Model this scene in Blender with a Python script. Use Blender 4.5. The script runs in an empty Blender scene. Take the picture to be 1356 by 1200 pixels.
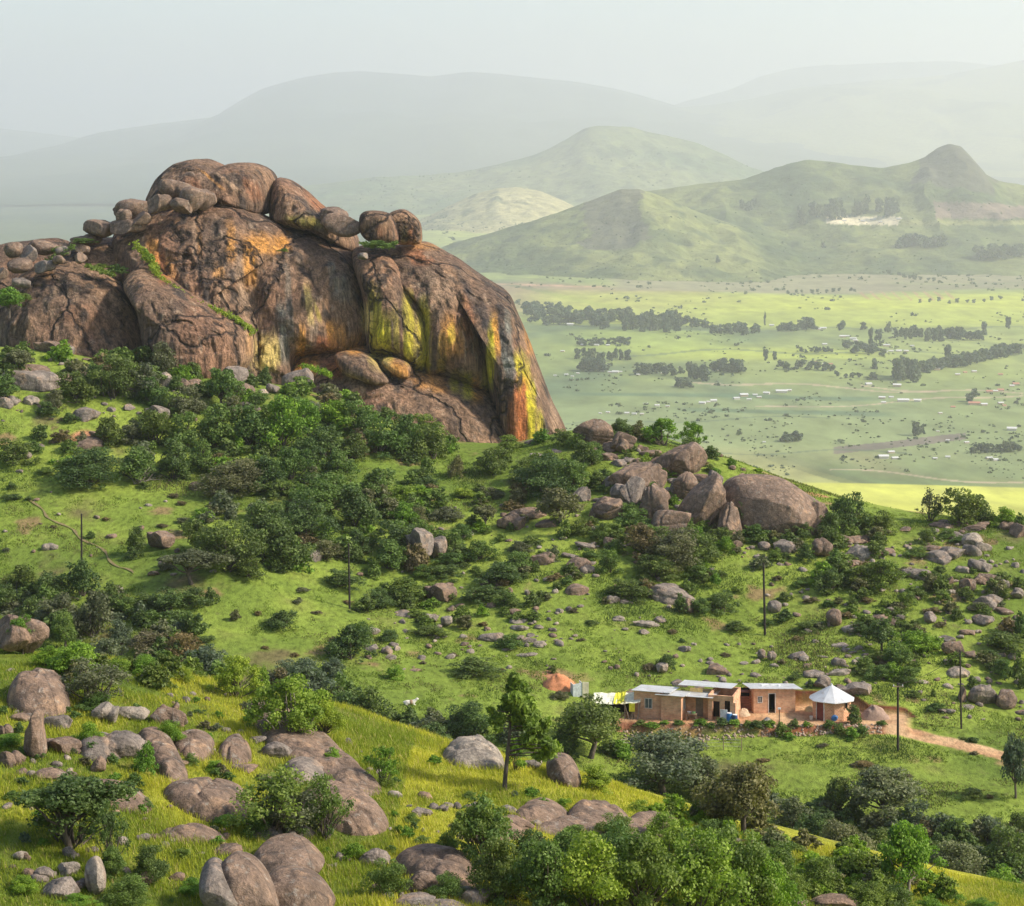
import bpy, bmesh, math, random
import numpy as np
from mathutils import Vector
R = math.radians
# ---------------------------------------------------------------- camera, world, sun, exposure
scene = bpy.context.scene
col = scene.collection
cam_d = bpy.data.cameras.new("camera"); cam = bpy.data.objects.new("camera", cam_d); col.objects.link(cam)
F, CX, HY, W, H = 3000.0, 678.0, 190.0, 1356.0, 1200.0
cam.location = (0, 0, 0); cam.rotation_euler = (R(90), 0, 0)
cam_d.sensor_fit = 'HORIZONTAL'; cam_d.sensor_width = 36.0
cam_d.lens = 36.0 * F / W
cam_d.shift_x = 0.0; cam_d.shift_y = -(H / 2 - HY) / W
cam_d.clip_start = 1.0; cam_d.clip_end = 120000.0
scene.camera = cam
SUN_DIR = Vector((0.78, -0.10, 0.61)).normalized()      # from the ground towards the sun
sun_el = math.asin(SUN_DIR.z); sun_az = math.atan2(SUN_DIR.x, SUN_DIR.y)
world = bpy.data.worlds.new("World"); scene.world = world; world.use_nodes = True
nt = world.node_tree; nt.nodes.clear()
sky = nt.nodes.new('ShaderNodeTexSky'); sky.sky_type = 'NISHITA'; sky.sun_disc = False
sky.sun_elevation = sun_el; sky.sun_rotation = sun_az
sky.air_density = 1.0; sky.dust_density = 2.0; sky.ozone_density = 1.0; sky.altitude = 600
bg = nt.nodes.new('ShaderNodeBackground'); bg.inputs[1].default_value = 0.15
out = nt.nodes.new('ShaderNodeOutputWorld')
nt.links.new(sky.outputs[0], bg.inputs[0]); nt.links.new(bg.outputs[0], out.inputs[0])
sun_d = bpy.data.lights.new("sun", 'SUN'); sun_d.energy = 4.8; sun_d.angle = R(6.0); sun_d.color = (1.0, 0.91, 0.77)
sun = bpy.data.objects.new("sun", sun_d); col.objects.link(sun)
sun.rotation_euler = SUN_DIR.to_track_quat('Z', 'Y').to_euler()
vs = scene.view_settings; vs.view_transform = 'Standard'; vs.look = 'None'; vs.gamma = 1.0; vs.exposure = 0.42; vs.use_curve_mapping = False
scene.render.engine = 'CYCLES'
scene.cycles.max_bounces = 6; scene.cycles.volume_bounces = 4; scene.cycles.transparent_max_bounces = 8
scene.cycles.use_denoising = True
HAZE_TOP = 1420.0; HAZE_D = 7.1e-5
# ---------------------------------------------------------------- helpers
rng = np.random.default_rng(7); random.seed(7)
def P(px, py, Y):                      # pixel + distance -> world point
    return np.array(((px - CX) / F * Y, Y, -(py - HY) / F * Y))
def hash3(i, j, k, seed):
    n = (i.astype(np.int64) * 374761393 + j.astype(np.int64) * 668265263 + k.astype(np.int64) * 2147483647 + seed * 974634777) & 0xffffffff
    n = ((n ^ (n >> 13)) * 1274126177) & 0xffffffff
    n = n ^ (n >> 16)
    return (n & 0xffff) / 32767.5 - 1.0
def vnoise(p, seed=0):                 # value noise, p (N,3)
    f = np.floor(p); t = p - f; t = t * t * (3 - 2 * t); f = f.astype(np.int64)
    r = 0
    for a in (0, 1):
        wa = t[:, 0] if a else 1 - t[:, 0]
        for b in (0, 1):
            wb = t[:, 1] if b else 1 - t[:, 1]
            for c in (0, 1):
                wc = t[:, 2] if c else 1 - t[:, 2]
                r = r + wa * wb * wc * hash3(f[:, 0] + a, f[:, 1] + b, f[:, 2] + c, seed)
    return r
def fbm(p, octs=4, seed=0, gain=0.5, lac=2.03):
    p = np.asarray(p, float); s = 0; a = 1.0; tot = 0
    for o in range(octs):
        s = s + a * vnoise(p, seed + o * 17); tot += a; a *= gain; p = p * lac + 3.7
    return s / tot
def fbm2(x, y, sc, octs=4, seed=0, gain=.5):
    return fbm(np.stack([np.ravel(x) / sc, np.ravel(y) / sc, np.full(np.size(x), .5)], 1), octs, seed, gain).reshape(np.shape(x))
def sstep(a, b, x):
    t = np.clip((x - a) / (b - a), 0, 1); return t * t * (3 - 2 * t)
def mesh_np(name, verts, faces, smooth=True, colors=None, uniform=4, mat_idx=None):
    """verts (N,3), faces (M,k) arrays -> mesh data"""
    me = bpy.data.meshes.new(name)
    verts = np.asarray(verts, np.float32); faces = np.asarray(faces, np.int32)
    k = faces.shape[1]
    me.vertices.add(len(verts)); me.vertices.foreach_set('co', verts.ravel())
    me.loops.add(faces.size); me.loops.foreach_set('vertex_index', faces.ravel())
    me.polygons.add(len(faces))
    me.polygons.foreach_set('loop_start', np.arange(0, faces.size, k, dtype=np.int32))
    if smooth: me.polygons.foreach_set('use_smooth', np.ones(len(faces), bool))
    if mat_idx is not None: me.polygons.foreach_set('material_index', np.asarray(mat_idx, np.int32))
    if colors is not None:
        for nm, c in colors.items():
            a = me.color_attributes.new(nm, 'FLOAT_COLOR', 'POINT')
            c = np.asarray(c, np.float32)
            if c.shape[1] == 3: c = np.concatenate([c, np.ones((len(c), 1), np.float32)], 1)
            a.data.foreach_set('color', c.ravel())
    me.update(calc_edges=True)
    return me
def link(name, me, mat=None, parent=None, loc=None):
    o = bpy.data.objects.new(name, me); col.objects.link(o)
    if mat is not None:
        for m in (mat if isinstance(mat, (list, tuple)) else [mat]): me.materials.append(m)
    if parent is not None: o.parent = parent
    if loc is not None: o.location = loc
    return o
def empty(name, loc=(0, 0, 0), rz=0.0):
    o = bpy.data.objects.new(name, None); col.objects.link(o); o.location = loc; o.rotation_euler = (0, 0, rz); o.empty_display_size = .5
    return o
def tag(o, label=None, cat=None, group=None, kind=None):
    if label: o['label'] = label
    if cat: o['category'] = cat
    if group: o['group'] = group
    if kind: o['kind'] = kind
    return o
class NB:                               # small node-tree builder
    def __init__(s, name, rough=.85, spec=.3):
        s.m = bpy.data.materials.new(name); s.m.use_nodes = True; s.t = s.m.node_tree
        s.b = s.t.nodes['Principled BSDF']; s.b.inputs['Roughness'].default_value = rough
        s.b.inputs['Specular IOR Level'].default_value = spec
        s.out = s.t.nodes['Material Output']
        s.geo = None
    def n(s, typ, **kw):
        x = s.t.nodes.new(typ)
        for k, v in kw.items(): setattr(x, k, v)
        return x
    def l(s, a, b): s.t.links.new(a, b)
    def setin(s, node, i, v):
        if isinstance(v, bpy.types.NodeSocket): s.l(v, node.inputs[i])
        elif v is not None:
            try: node.inputs[i].default_value = v
            except TypeError: node.inputs[i].default_value = (*v, 1.0) if len(v) == 3 else v
    def pos(s):
        if s.geo is None: s.geo = s.n('ShaderNodeNewGeometry')
        return s.geo.outputs['Position']
    def objco(s): return s.n('ShaderNodeTexCoord').outputs['Object']
    def map(s, v, scale=(1, 1, 1), loc=(0, 0, 0)):
        m = s.n('ShaderNodeMapping'); s.l(v, m.inputs[0]); m.inputs['Scale'].default_value = scale; m.inputs['Location'].default_value = loc
        return m.outputs[0]
    def noise(s, v, scale=1., detail=4., rough=.5, dist=0.):
        x = s.n('ShaderNodeTexNoise'); s.l(v, x.inputs['Vector']); x.inputs['Scale'].default_value = scale
        x.inputs['Detail'].default_value = detail; x.inputs['Roughness'].default_value = rough; x.inputs['Distortion'].default_value = dist
        return x.outputs[0]
    def voro(s, v, scale=1., feature='F1'):
        x = s.n('ShaderNodeTexVoronoi', feature=feature); s.l(v, x.inputs['Vector']); x.inputs['Scale'].default_value = scale
        return x
    def ramp(s, f, stops):
        x = s.n('ShaderNodeValToRGB'); s.l(f, x.inputs[0]); e = x.color_ramp.elements
        while len(e) < len(stops): e.new(.5)
        for q, (p_, c) in zip(e, stops):
            q.position = p_; q.color = (c, c, c, 1) if isinstance(c, (int, float)) else (*c, 1)
        return x.outputs[0]
    def mix(s, f, a, b, mode='MIX'):
        x = s.n('ShaderNodeMix', data_type='RGBA', blend_type=mode)
        s.setin(x, 0, f)
        for i, v in ((6, a), (7, b)):
            if isinstance(v, bpy.types.NodeSocket): s.l(v, x.inputs[i])
            else: x.inputs[i].default_value = (*v, 1) if len(v) == 3 else v
        return x.outputs[2]
    def math(s, op, a, b=0.0):
        x = s.n('ShaderNodeMath', operation=op); s.setin(x, 0, a); s.setin(x, 1, b); return x.outputs[0]
    def attr(s, name):
        x = s.n('ShaderNodeAttribute'); x.attribute_name = name; return x
    def color(s, c): s.setin(s.b, 'Base Color', c)
    def bump(s, h, strength=.5, dist=.1):
        x = s.n('ShaderNodeBump'); s.l(h, x.inputs['Height']); x.inputs['Strength'].default_value = strength; x.inputs['Distance'].default_value = dist
        s.l(x.outputs[0], s.b.inputs['Normal'])
def seg_dist(px, py, pts):             # distance of points to a polyline
    d = np.full(px.shape, 1e9)
    for (ax, ay), (bx, by) in zip(pts[:-1], pts[1:]):
        vx, vy = bx - ax, by - ay; L = vx * vx + vy * vy + 1e-12
        t = np.clip(((px - ax) * vx + (py - ay) * vy) / L, 0, 1)
        d = np.minimum(d, np.hypot(px - ax - t * vx, py - ay - t * vy))
    return d
def in_poly(x, y, poly):
    r = np.zeros(x.shape, bool); n = len(poly)
    for i in range(n):
        x0, y0 = poly[i]; x1, y1 = poly[(i + 1) % n]
        if y0 == y1: continue
        c = ((y0 > y) != (y1 > y)) & (x < (x1 - x0) * (y - y0) / (y1 - y0) + x0)
        r ^= c
    return r
# ---------------------------------------------------------------- terrain
CP = [(1103,905,243),(1100,850,256),(1100,780,270),(1100,720,284),(1190,697,292),(1340,700,290),(1340,850,256),(1340,930,241),(1340,1000,227),
 (1500,700,290),(1500,850,256),(1500,1000,227),(1013,840,260),(1013,745,278),(1000,700,289),(900,840,258),(800,870,250),(800,800,265),(800,720,281),(800,640,301),
 (850,590,315),(950,612,308),(1080,682,295),(760,570,325),(650,590,330),(550,560,335),(400,505,342),(300,490,345),(100,470,345),(0,460,342),(-200,450,342),
 (600,640,308),(600,720,285),(600,800,266),(600,880,247),(450,806,262),(450,700,287),(400,600,312),(250,640,300),(250,560,320),(50,560,315),(50,650,295),(-150,650,295),
 (110,757,270),(300,760,265),(300,860,245),(100,840,250),(-100,850,250),(450,900,238),(560,980,222),(700,960,229),(760,925,240),(850,1000,227),(1100,1050,216),
 (1250,1150,197),(900,1100,206),(1356,1100,206),(1500,1150,197),
 (-150,850,119),(0,862,118),(200,884,118),(300,908,119),(430,928,121),(520,972,118),(600,992,116),(760,1030,111),(900,1096,107),(1050,1142,105),(1200,1166,106),(1356,1190,106),(1500,1200,106),
 (50,1000,98),(50,1100,89),(50,1200,82),(-200,1000,98),(-200,1200,82),(300,1000,104),(300,1100,94),(300,1200,85),(500,1100,97),(500,1200,87),(668,1046,107),(700,1120,98),(700,1200,88),(900,1200,92),(1100,1200,98),
 (1300,1230,98)]
CP = [c for c in CP if c not in [(400,505,342),(550,560,335),(300,490,345)]] + [(440,528,340),(500,550,338),(560,574,335),(350,508,343),(300,502,344)]
CP = [P(*c) for c in CP]
CP += [np.array(c, float) for c in [(-45,145,-38),(-20,145,-41),(0,145,-44),(20,142,-47),(38,145,-52),(-50,185,-51),(-20,185,-54),(5,180,-58),(25,175,-61.5),(45,175,-62.5),
 (-30,40,-20),(0,40,-18),(30,40,-20),(0,0,-5),(-30,0,-6),(30,0,-6),(0,-60,2),(-28,368,-50),(-46,368,-44),(-9,362,-54),(-70,368,-42),(-95,368,-40),(-60,395,-42),(-30,395,-52),(5,375,-58),(20,360,-48),(45,330,-52),(70,330,-58),(100,330,-62),
 (0,440,-85),(60,430,-95),(-80,440,-80),(120,420,-100),(-140,400,-50),(-130,300,-35),(150,300,-55),(150,200,-62)]]
CP = np.array(CP)
def _tps_k(r2): return 0.5 * r2 * np.log(r2 + 1e-9)
def _tps_fit(pts):
    n = len(pts); S = 100.0
    x = pts[:, :2] / S
    d2 = ((x[:, None] - x[None]) ** 2).sum(-1)
    K = _tps_k(d2) + np.eye(n) * 2e-4
    Pm = np.concatenate([np.ones((n, 1)), x], 1)
    A = np.block([[K, Pm], [Pm.T, np.zeros((3, 3))]])
    w = np.linalg.solve(A, np.concatenate([pts[:, 2], np.zeros(3)]))
    return x, w
TX, TW = _tps_fit(CP)
def tps(X, Y):
    sh = X.shape; q = np.stack([X.ravel(), Y.ravel()], 1) / 100.0
    o = np.empty(len(q))
    for s in range(0, len(q), 60000):
        c = q[s:s + 60000]; d2 = ((c[:, None] - TX[None]) ** 2).sum(-1)
        o[s:s + 60000] = _tps_k(d2) @ TW[:-3] + TW[-3] + c @ TW[-2:]
    return o.reshape(sh)
ZPLAIN = -400.0
PADZ = -59.7
def pxX(px, Y): return (px - CX) / F * Y
def pad_mask(X, Y):
    px = CX + X / Y * F
    back = np.interp(px, [780, 800, 960, 1000, 1060, 1130, 1150, 1200, 1215], [233, 241.5, 243, 242.5, 240.5, 239.5, 237, 236.6, 234])
    front = np.interp(px, [780, 800, 900, 1000, 1160, 1200, 1260], [235, 233.6, 232.6, 232.2, 231.8, 231.6, 231.6])
    side = sstep(786, 800, px) * (1 - sstep(1196, 1212, px))
    return sstep(-.7, .1, Y - front) * (1 - sstep(-.1, .6, Y - back)) * side
def gz(X, Y):
    X = np.asarray(X, float); Y = np.asarray(Y, float); X, Y = np.broadcast_arrays(X, Y)
    Yc = np.clip(Y, -60, 470); Xc = np.clip(X, -150, 150)
    z = tps(Xc, Yc)
    near = fbm2(X, Y, 14., 4, 3) * .55 + fbm2(X, Y, 3.1, 3, 9) * .13
    m = pad_mask(Xc, np.maximum(Yc, 60)) * ((Y > 220) & (Y < 250))
    z = z + near * (1 - m)
    z = z * (1 - m) + PADZ * m + m * fbm2(X, Y, 2., 2, 5) * .04
    t = sstep(455, 1450, Y)
    und = fbm2(X, Y, 900., 4, 21) * 24 * sstep(1500, 2600, Y) + fbm2(X, Y, 4200., 2, 22) * 25 * sstep(3000, 8000, Y)
    return z * (1 - t) + (ZPLAIN + und) * t
def ground_hit(px, py, y0=60., y1=460.):   # pixel -> point on the ground (first hit walking away from the camera)
    Ys = np.arange(y0, y1, 1.0); zr = -(py - HY) / F * Ys; zg = gz((px - CX) / F * Ys, Ys)
    k = np.nonzero(zr <= zg)[0]
    if len(k) == 0: return None
    a, b = Ys[max(k[0] - 1, 0)], Ys[k[0]]
    for _ in range(14):
        m_ = (a + b) / 2
        if -(py - HY) / F * m_ <= float(gz(np.array([(px - CX) / F * m_]), np.array([m_]))[0]): b = m_
        else: a = m_
    return P(px, py, b)
# batch version through a table of ground heights
_GY = np.concatenate([np.arange(60, 460, .5)]); _GU = np.linspace(-.26, .26, 261)
_GT = gz(_GU[None] * _GY[:, None], np.repeat(_GY[:, None], 261, 1))
def hit(px, py, y0=60.):
    u = (px - CX) / F; c = np.clip((u + .26) / .002, 0, 259.999); i = int(c); f = c - i
    g = _GT[:, i] * (1 - f) + _GT[:, i + 1] * f
    zr = -(py - HY) / F * _GY
    k = np.nonzero((zr <= g) & (_GY >= y0))[0]
    if len(k) == 0:
        return None
    k = k[0]
    if k == 0: return P(px, py, _GY[0])
    d0 = zr[k - 1] - g[k - 1]; d1 = zr[k] - g[k]; t = d0 / (d0 - d1 + 1e-9) if _GY[k - 1] >= y0 else 1
    return P(px, py, _GY[k - 1] + t * (_GY[k] - _GY[k - 1]))
def gz1(x, y): return float(gz(np.array([x]), np.array([y]))[0])
# grid rows / columns
rows = np.concatenate([np.arange(-60, 70, 5.), np.arange(70, 130, .4), np.arange(130, 215, 1.), np.arange(215, 228, .5), np.arange(228, 245, .2), np.arange(245, 350, .5), np.arange(350, 480, 3.), np.arange(480, 2200, 40.)])
pyr = np.arange(735, 212, -1.15); far = -ZPLAIN * F / (pyr - HY); far = far[far > 2230]
rows = np.concatenate([rows, far, np.linspace(far[-1] * 1.05, 60000, 30)])
uu = np.concatenate([np.linspace(-1.6, -.27, 30)[:-1], np.linspace(-.27, .27, 640), np.linspace(.27, 1.6, 30)[1:]])
def widthf(Y): return np.where(Y > 150, Y, 150 + (Y - 150) * .55)
GX = uu[None] * widthf(rows)[:, None]; GY = np.repeat(rows[:, None], len(uu), 1)
GZ = gz(GX, GY)
nr, nc = GX.shape
# ---- natural colours of the ground
gx, gy = GX.ravel(), GY.ravel()
with np.errstate(divide='ignore', invalid='ignore'):
    gpx = CX + gx / np.maximum(gy, 1) * F
C = np.zeros((len(gx), 3))
n1 = fbm2(gx, gy, 22., 5, 31); n2 = fbm2(gx, gy, 5., 4, 32); n3 = fbm2(gx, gy, 70., 3, 33)
def lerp(a, b, t): return np.asarray(a)[None] * (1 - t[:, None]) + np.asarray(b)[None] * t[:, None]
def mixc(C, c, t): return C * (1 - t[:, None]) + np.asarray(c)[None] * t[:, None]
mid = lerp((.15, .215, .034), (.28, .35, .056), sstep(-.5, .5, n1 + .4 * n2))
mid = mixc(mid, (.20, .20, .06), .8 * sstep(.15, .7, n2 * .8 - n1 * .5 + .3 * n3))
mid = mixc(mid, (.17, .13, .065), .8 * sstep(.3, .6, fbm2(gx, gy, 9., 5, 40))); mid = mixc(mid, (.085, .14, .026), .6 * sstep(.1, .5, fbm2(gx, gy, 30., 4, 48))); mid = mixc(mid, (.30, .19, .10), .8 * sstep(.33, .48, fbm2(gx, gy, 5., 4, 43)))
fore = lerp((.18, .22, .026), (.46, .44, .045), sstep(-.45, .45, n1 + .5 * n2))
fore = mixc(fore, (.12, .17, .03), .8 * sstep(-.1, .35, fbm2(gx, gy, 7., 3, 74) + .35 * (gx < -5)))
fore = mixc(fore, (.30, .22, .08), .5 * sstep(.25, .7, fbm2(gx, gy, 4., 4, 41)))
C = lerp((1, 1, 1), (1, 1, 1), n1) * 0 + fore
tm = sstep(140, 170, gy); C = C * (1 - tm[:, None]) + mid * tm[:, None]
# yard, track, bank soil
soil = pad_mask(np.clip(gx, -150, 150), np.maximum(gy, 60)) * ((gy > 220) & (gy < 250))
px_ = gpx
front = np.interp(px_, [780, 800, 900, 1000, 1160, 1200, 1260], [235, 233.6, 232.6, 232.2, 231.8, 231.6, 231.6])
bank = ((gy > front - 1.3) & (gy < front + .4) & (px_ > 815) & (px_ < 1175)) * sstep(-.25, .25, fbm2(gx, gy, 1.9, 3, 44) + np.where((px_ > 930) & (px_ < 1020), -.2, .25))
track_px = [(1120, 958), (1170, 962), (1210, 972), (1260, 984), (1320, 999), (1380, 1010), (1450, 1022)]
track = np.array([hit(min(a, 1440), b, 150.)[:2] if hit(min(a, 1440), b, 150.) is not None else (0, 0) for a, b in track_px])
dtr = seg_dist(gx, gy, track); tr = 1 - sstep(1.0, 1.5, dtr + .35 * fbm2(gx, gy, 1.5, 2, 45))
soilc = lerp((.46, .25, .13), (.62, .40, .22), sstep(-.4, .4, fbm2(gx, gy, 2.6, 4, 46)))
m_ = np.clip(np.maximum(soil, tr), 0, 1); C = C * (1 - m_[:, None]) + soilc * m_[:, None]
bankc = lerp((.26, .10, .05), (.42, .22, .12), sstep(-.3, .3, fbm2(gx, gy, .7, 3, 47)))
C = C * (1 - bank[:, None]) + bankc * bank[:, None]
# the cut bank behind the round hut
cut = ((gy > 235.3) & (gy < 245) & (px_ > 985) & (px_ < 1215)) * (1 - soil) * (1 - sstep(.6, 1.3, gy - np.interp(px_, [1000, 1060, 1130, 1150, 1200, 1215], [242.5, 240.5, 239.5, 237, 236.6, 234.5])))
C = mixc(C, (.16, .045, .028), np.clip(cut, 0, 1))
for (a, b, w_, h_) in [(742, 905, 22, 6), (728, 893, 10, 4), (1080, 655, 20, 3), (110, 582, 22, 7)]:
    c_ = hit(a, b, 150.)
    if c_ is not None:
        d_ = np.hypot((gx - c_[0]) / (w_ * c_[1] / F), (gy - c_[1]) / (h_ * c_[1] / F * 4)); C = mixc(C, (.50, .24, .13), 1 - sstep(.7, 1.1, d_ + .2 * n2))
# ---- the far plain: fields, pasture, ploughed land (land cover, by place), plus cloud shade painted in as darker green
farm = gy > 1400
fx, fy = gx[farm], gy[farm]; fpx = gpx[farm]; fpy = HY - ZPLAIN * F / fy
q1 = fbm2(fx, fy * .45, 620., 4, 51); q2 = fbm2(fx, fy * .35, 210., 4, 52); q3 = fbm2(fx, fy, 2300., 3, 53)
FC = lerp((.20, .25, .08), (.40, .44, .12), sstep(-.4, .45, q1 + .5 * q3))
def box(x0, x1, y0, y1, sx=25, sy=2.):
    return sstep(x0 - sx, x0 + sx, fpx) * (1 - sstep(x1 - sx, x1 + sx, fpx)) * sstep(y0 - sy, y0 + sy, fpy) * (1 - sstep(y1 - sy, y1 + sy, fpy))
FC = mixc(FC, (.13, .18, .11), .6 * box(700, 2000, 505, 640, 60, 12) * sstep(-.3, .25, q1))  # grey-green band: cloud shade painted into the ground colour
# parcels of farmland
ca, sa = math.cos(.35), math.sin(.35); ux_, uy_ = (fx * ca + fy * sa) / 420. + .25 * q3, (fy * ca - fx * sa) / 1000. + .2 * q3
hc = hash3(np.floor(ux_).astype(int), np.floor(uy_).astype(int), np.zeros(len(fx), int), 5); hd = hash3(np.floor(ux_).astype(int), np.floor(uy_).astype(int), np.ones(len(fx), int), 9)
pk = sstep(-.1, .15, fbm2(fx, fy, 1900., 3, 57))
PC = lerp((.15, .21, .09), (.46, .46, .15), (hc + 1) / 2); PC = mixc(PC, (.30, .21, .13), 1.0 * (hd > .72)); PC = mixc(PC, (.10, .16, .06), 1.0 * (hd < -.72))
eu, ev = np.abs(ux_ - np.round(ux_)), np.abs(uy_ - np.round(uy_)); PC = mixc(PC, (.08, .11, .05), .7 * ((eu < .05) | (ev < .05)))
pk = pk * sstep(250, 330, fpy); FC = FC * (1 - .85 * pk[:, None]) + PC * .85 * pk[:, None]
FC = mixc(FC, (.085, .13, .07), .8 * sstep(-.02, .4, q2 - .4 * q1))  # darker green patches, painting cloud shade over the fields
FC = mixc(FC, (.48, .40, .24), .6 * sstep(.3, .75, fbm2(fx, fy * .5, 340., 4, 54)))
wob = fbm2(fx, fy, 1500., 3, 55) * 8
_f = fpy; fpy = fpy + wob * np.clip((fpy - 250) / 200, 0, 1)
FC = mixc(FC, (.52, .53, .09), .95 * box(300, 2000, 644, 760, 30, .8))
FC = mixc(FC, (.44, .45, .06), .5 * box(300, 2000, 672, 685, 60, 4))
FC = mixc(FC, (.24, .22, .10), .8 * box(640, 2000, 600, 643, 60, 10) * sstep(-.2, .4, q2))
FC = mixc(FC, (.09, .15, .08), .8 * box(760, 1160, 523, 530, 30, 2))
FC = mixc(FC, (.09, .15, .08), .75 * box(900, 1180, 548, 556, 30, 2))
FC = mixc(FC, (.16, .13, .11), .9 * ((fpy - (600 - (fpx - 1105) * .12)) > -4) * ((fpy - (600 - (fpx - 1105) * .12)) < 5) * (fpx > 1105) * (fpx < 1280))
FC = mixc(FC, (.50, .52, .06), .85 * box(960, 2000, 392, 411, 120, 4))
FC = mixc(FC, (.38, .43, .07), .75 * box(700, 2000, 388, 430, 60, 5))
FC = mixc(FC, (.42, .48, .07), .6 * box(860, 1160, 464, 478, 60, 4))
FC = mixc(FC, (.34, .42, .08), .6 * box(760, 960, 440, 470, 60, 5))
FC = mixc(FC, (.27, .25, .14), .9 * box(812, 1180, 360, 387, 20, 2))
FC = mixc(FC, (.25, .23, .13), .9 * box(1090, 1500, 343, 374, 30, 2))
FC = mixc(FC, (.22, .20, .12), .9 * box(1130, 1500, 375, 383, 20, 1.5))
for k_ in range(9):
    xk = 1145 + 14 * k_; FC = mixc(FC, (.42, .22, .15), .8 * ((np.abs(fpx - xk - (fpy - 390) * 1.1) < 1.6) & (fpy > 384) & (fpy < 396)))
FC = mixc(FC, (.50, .30, .20), .7 * (np.abs(fpy - (382 + (fpx - 800) * .01)) < .9) * (fpx < 800) * (fpx > 650))
for k_, (x0, x1, ya, yb) in enumerate([(740, 1356, 430, 434), (900, 1356, 505, 520), (720, 1100, 575, 560), (1000, 1356, 545, 520), (760, 1356, 470, 466), (1100, 1356, 625, 640), (820, 1200, 610, 600), (1140, 1240, 508, 516)]):
    yl = ya + (fpx - x0) / (x1 - x0) * (yb - ya) + 3 * np.sin(fpx / 37. + k_)
    FC = mixc(FC, (.48, .36, .25) if k_ % 2 else (.10, .14, .08), .65 * (np.abs(fpy - yl) < .9) * (fpx > x0) * (fpx < x1))
FC = mixc(FC, (.05, .08, .055), .85 * (1 - sstep(480, 620, fpx)) * (1 - sstep(330, 380, fpy)))
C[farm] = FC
i_ = np.arange(nr * nc).reshape(nr, nc)
faces = np.stack([i_[:-1, :-1], i_[:-1, 1:], i_[1:, 1:], i_[1:, :-1]], -1).reshape(-1, 4)
m = NB("meadow_ground", .95, .1)
c = m.attr('land').outputs['Color']; p = m.pos()
sepd = m.n('ShaderNodeSeparateXYZ'); m.l(p, sepd.inputs[0])
k = m.math('DIVIDE', 240.0, m.math('MAXIMUM', sepd.outputs[1], 100.0))
nz = m.noise(m.map(p, (1, .55, 1)), 1.7, 6, .62); nzf = m.noise(m.map(p, (.02, .008, .02)), 1.0, 6, .62)
nearfar = m.math('LESS_THAN', sepd.outputs[1], 1000.0)
det = m.mix(nearfar, m.ramp(nzf, [(.3, .72), (.7, 1.28)]), m.ramp(nz, [(.28, .45), (.5, 1.0), (.75, 1.42)]))
cc = m.mix(1.0, c, det, 'MULTIPLY')
dry = m.noise(m.map(p, (1, .6, 1)), .8, 5, .7)
cc = m.mix(m.math('MULTIPLY', nearfar, m.ramp(dry, [(.58, 0.), (.72, .5)])), cc, (.16, .14, .06))
m.color(cc); m.bump(m.noise(p, 5., 5, .7), .9, .25)
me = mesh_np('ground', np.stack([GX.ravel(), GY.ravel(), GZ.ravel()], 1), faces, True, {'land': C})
tag(link('ground', me, m.m), 'green and yellow grassland running from the hill down to the plain', kind='structure')
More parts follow.
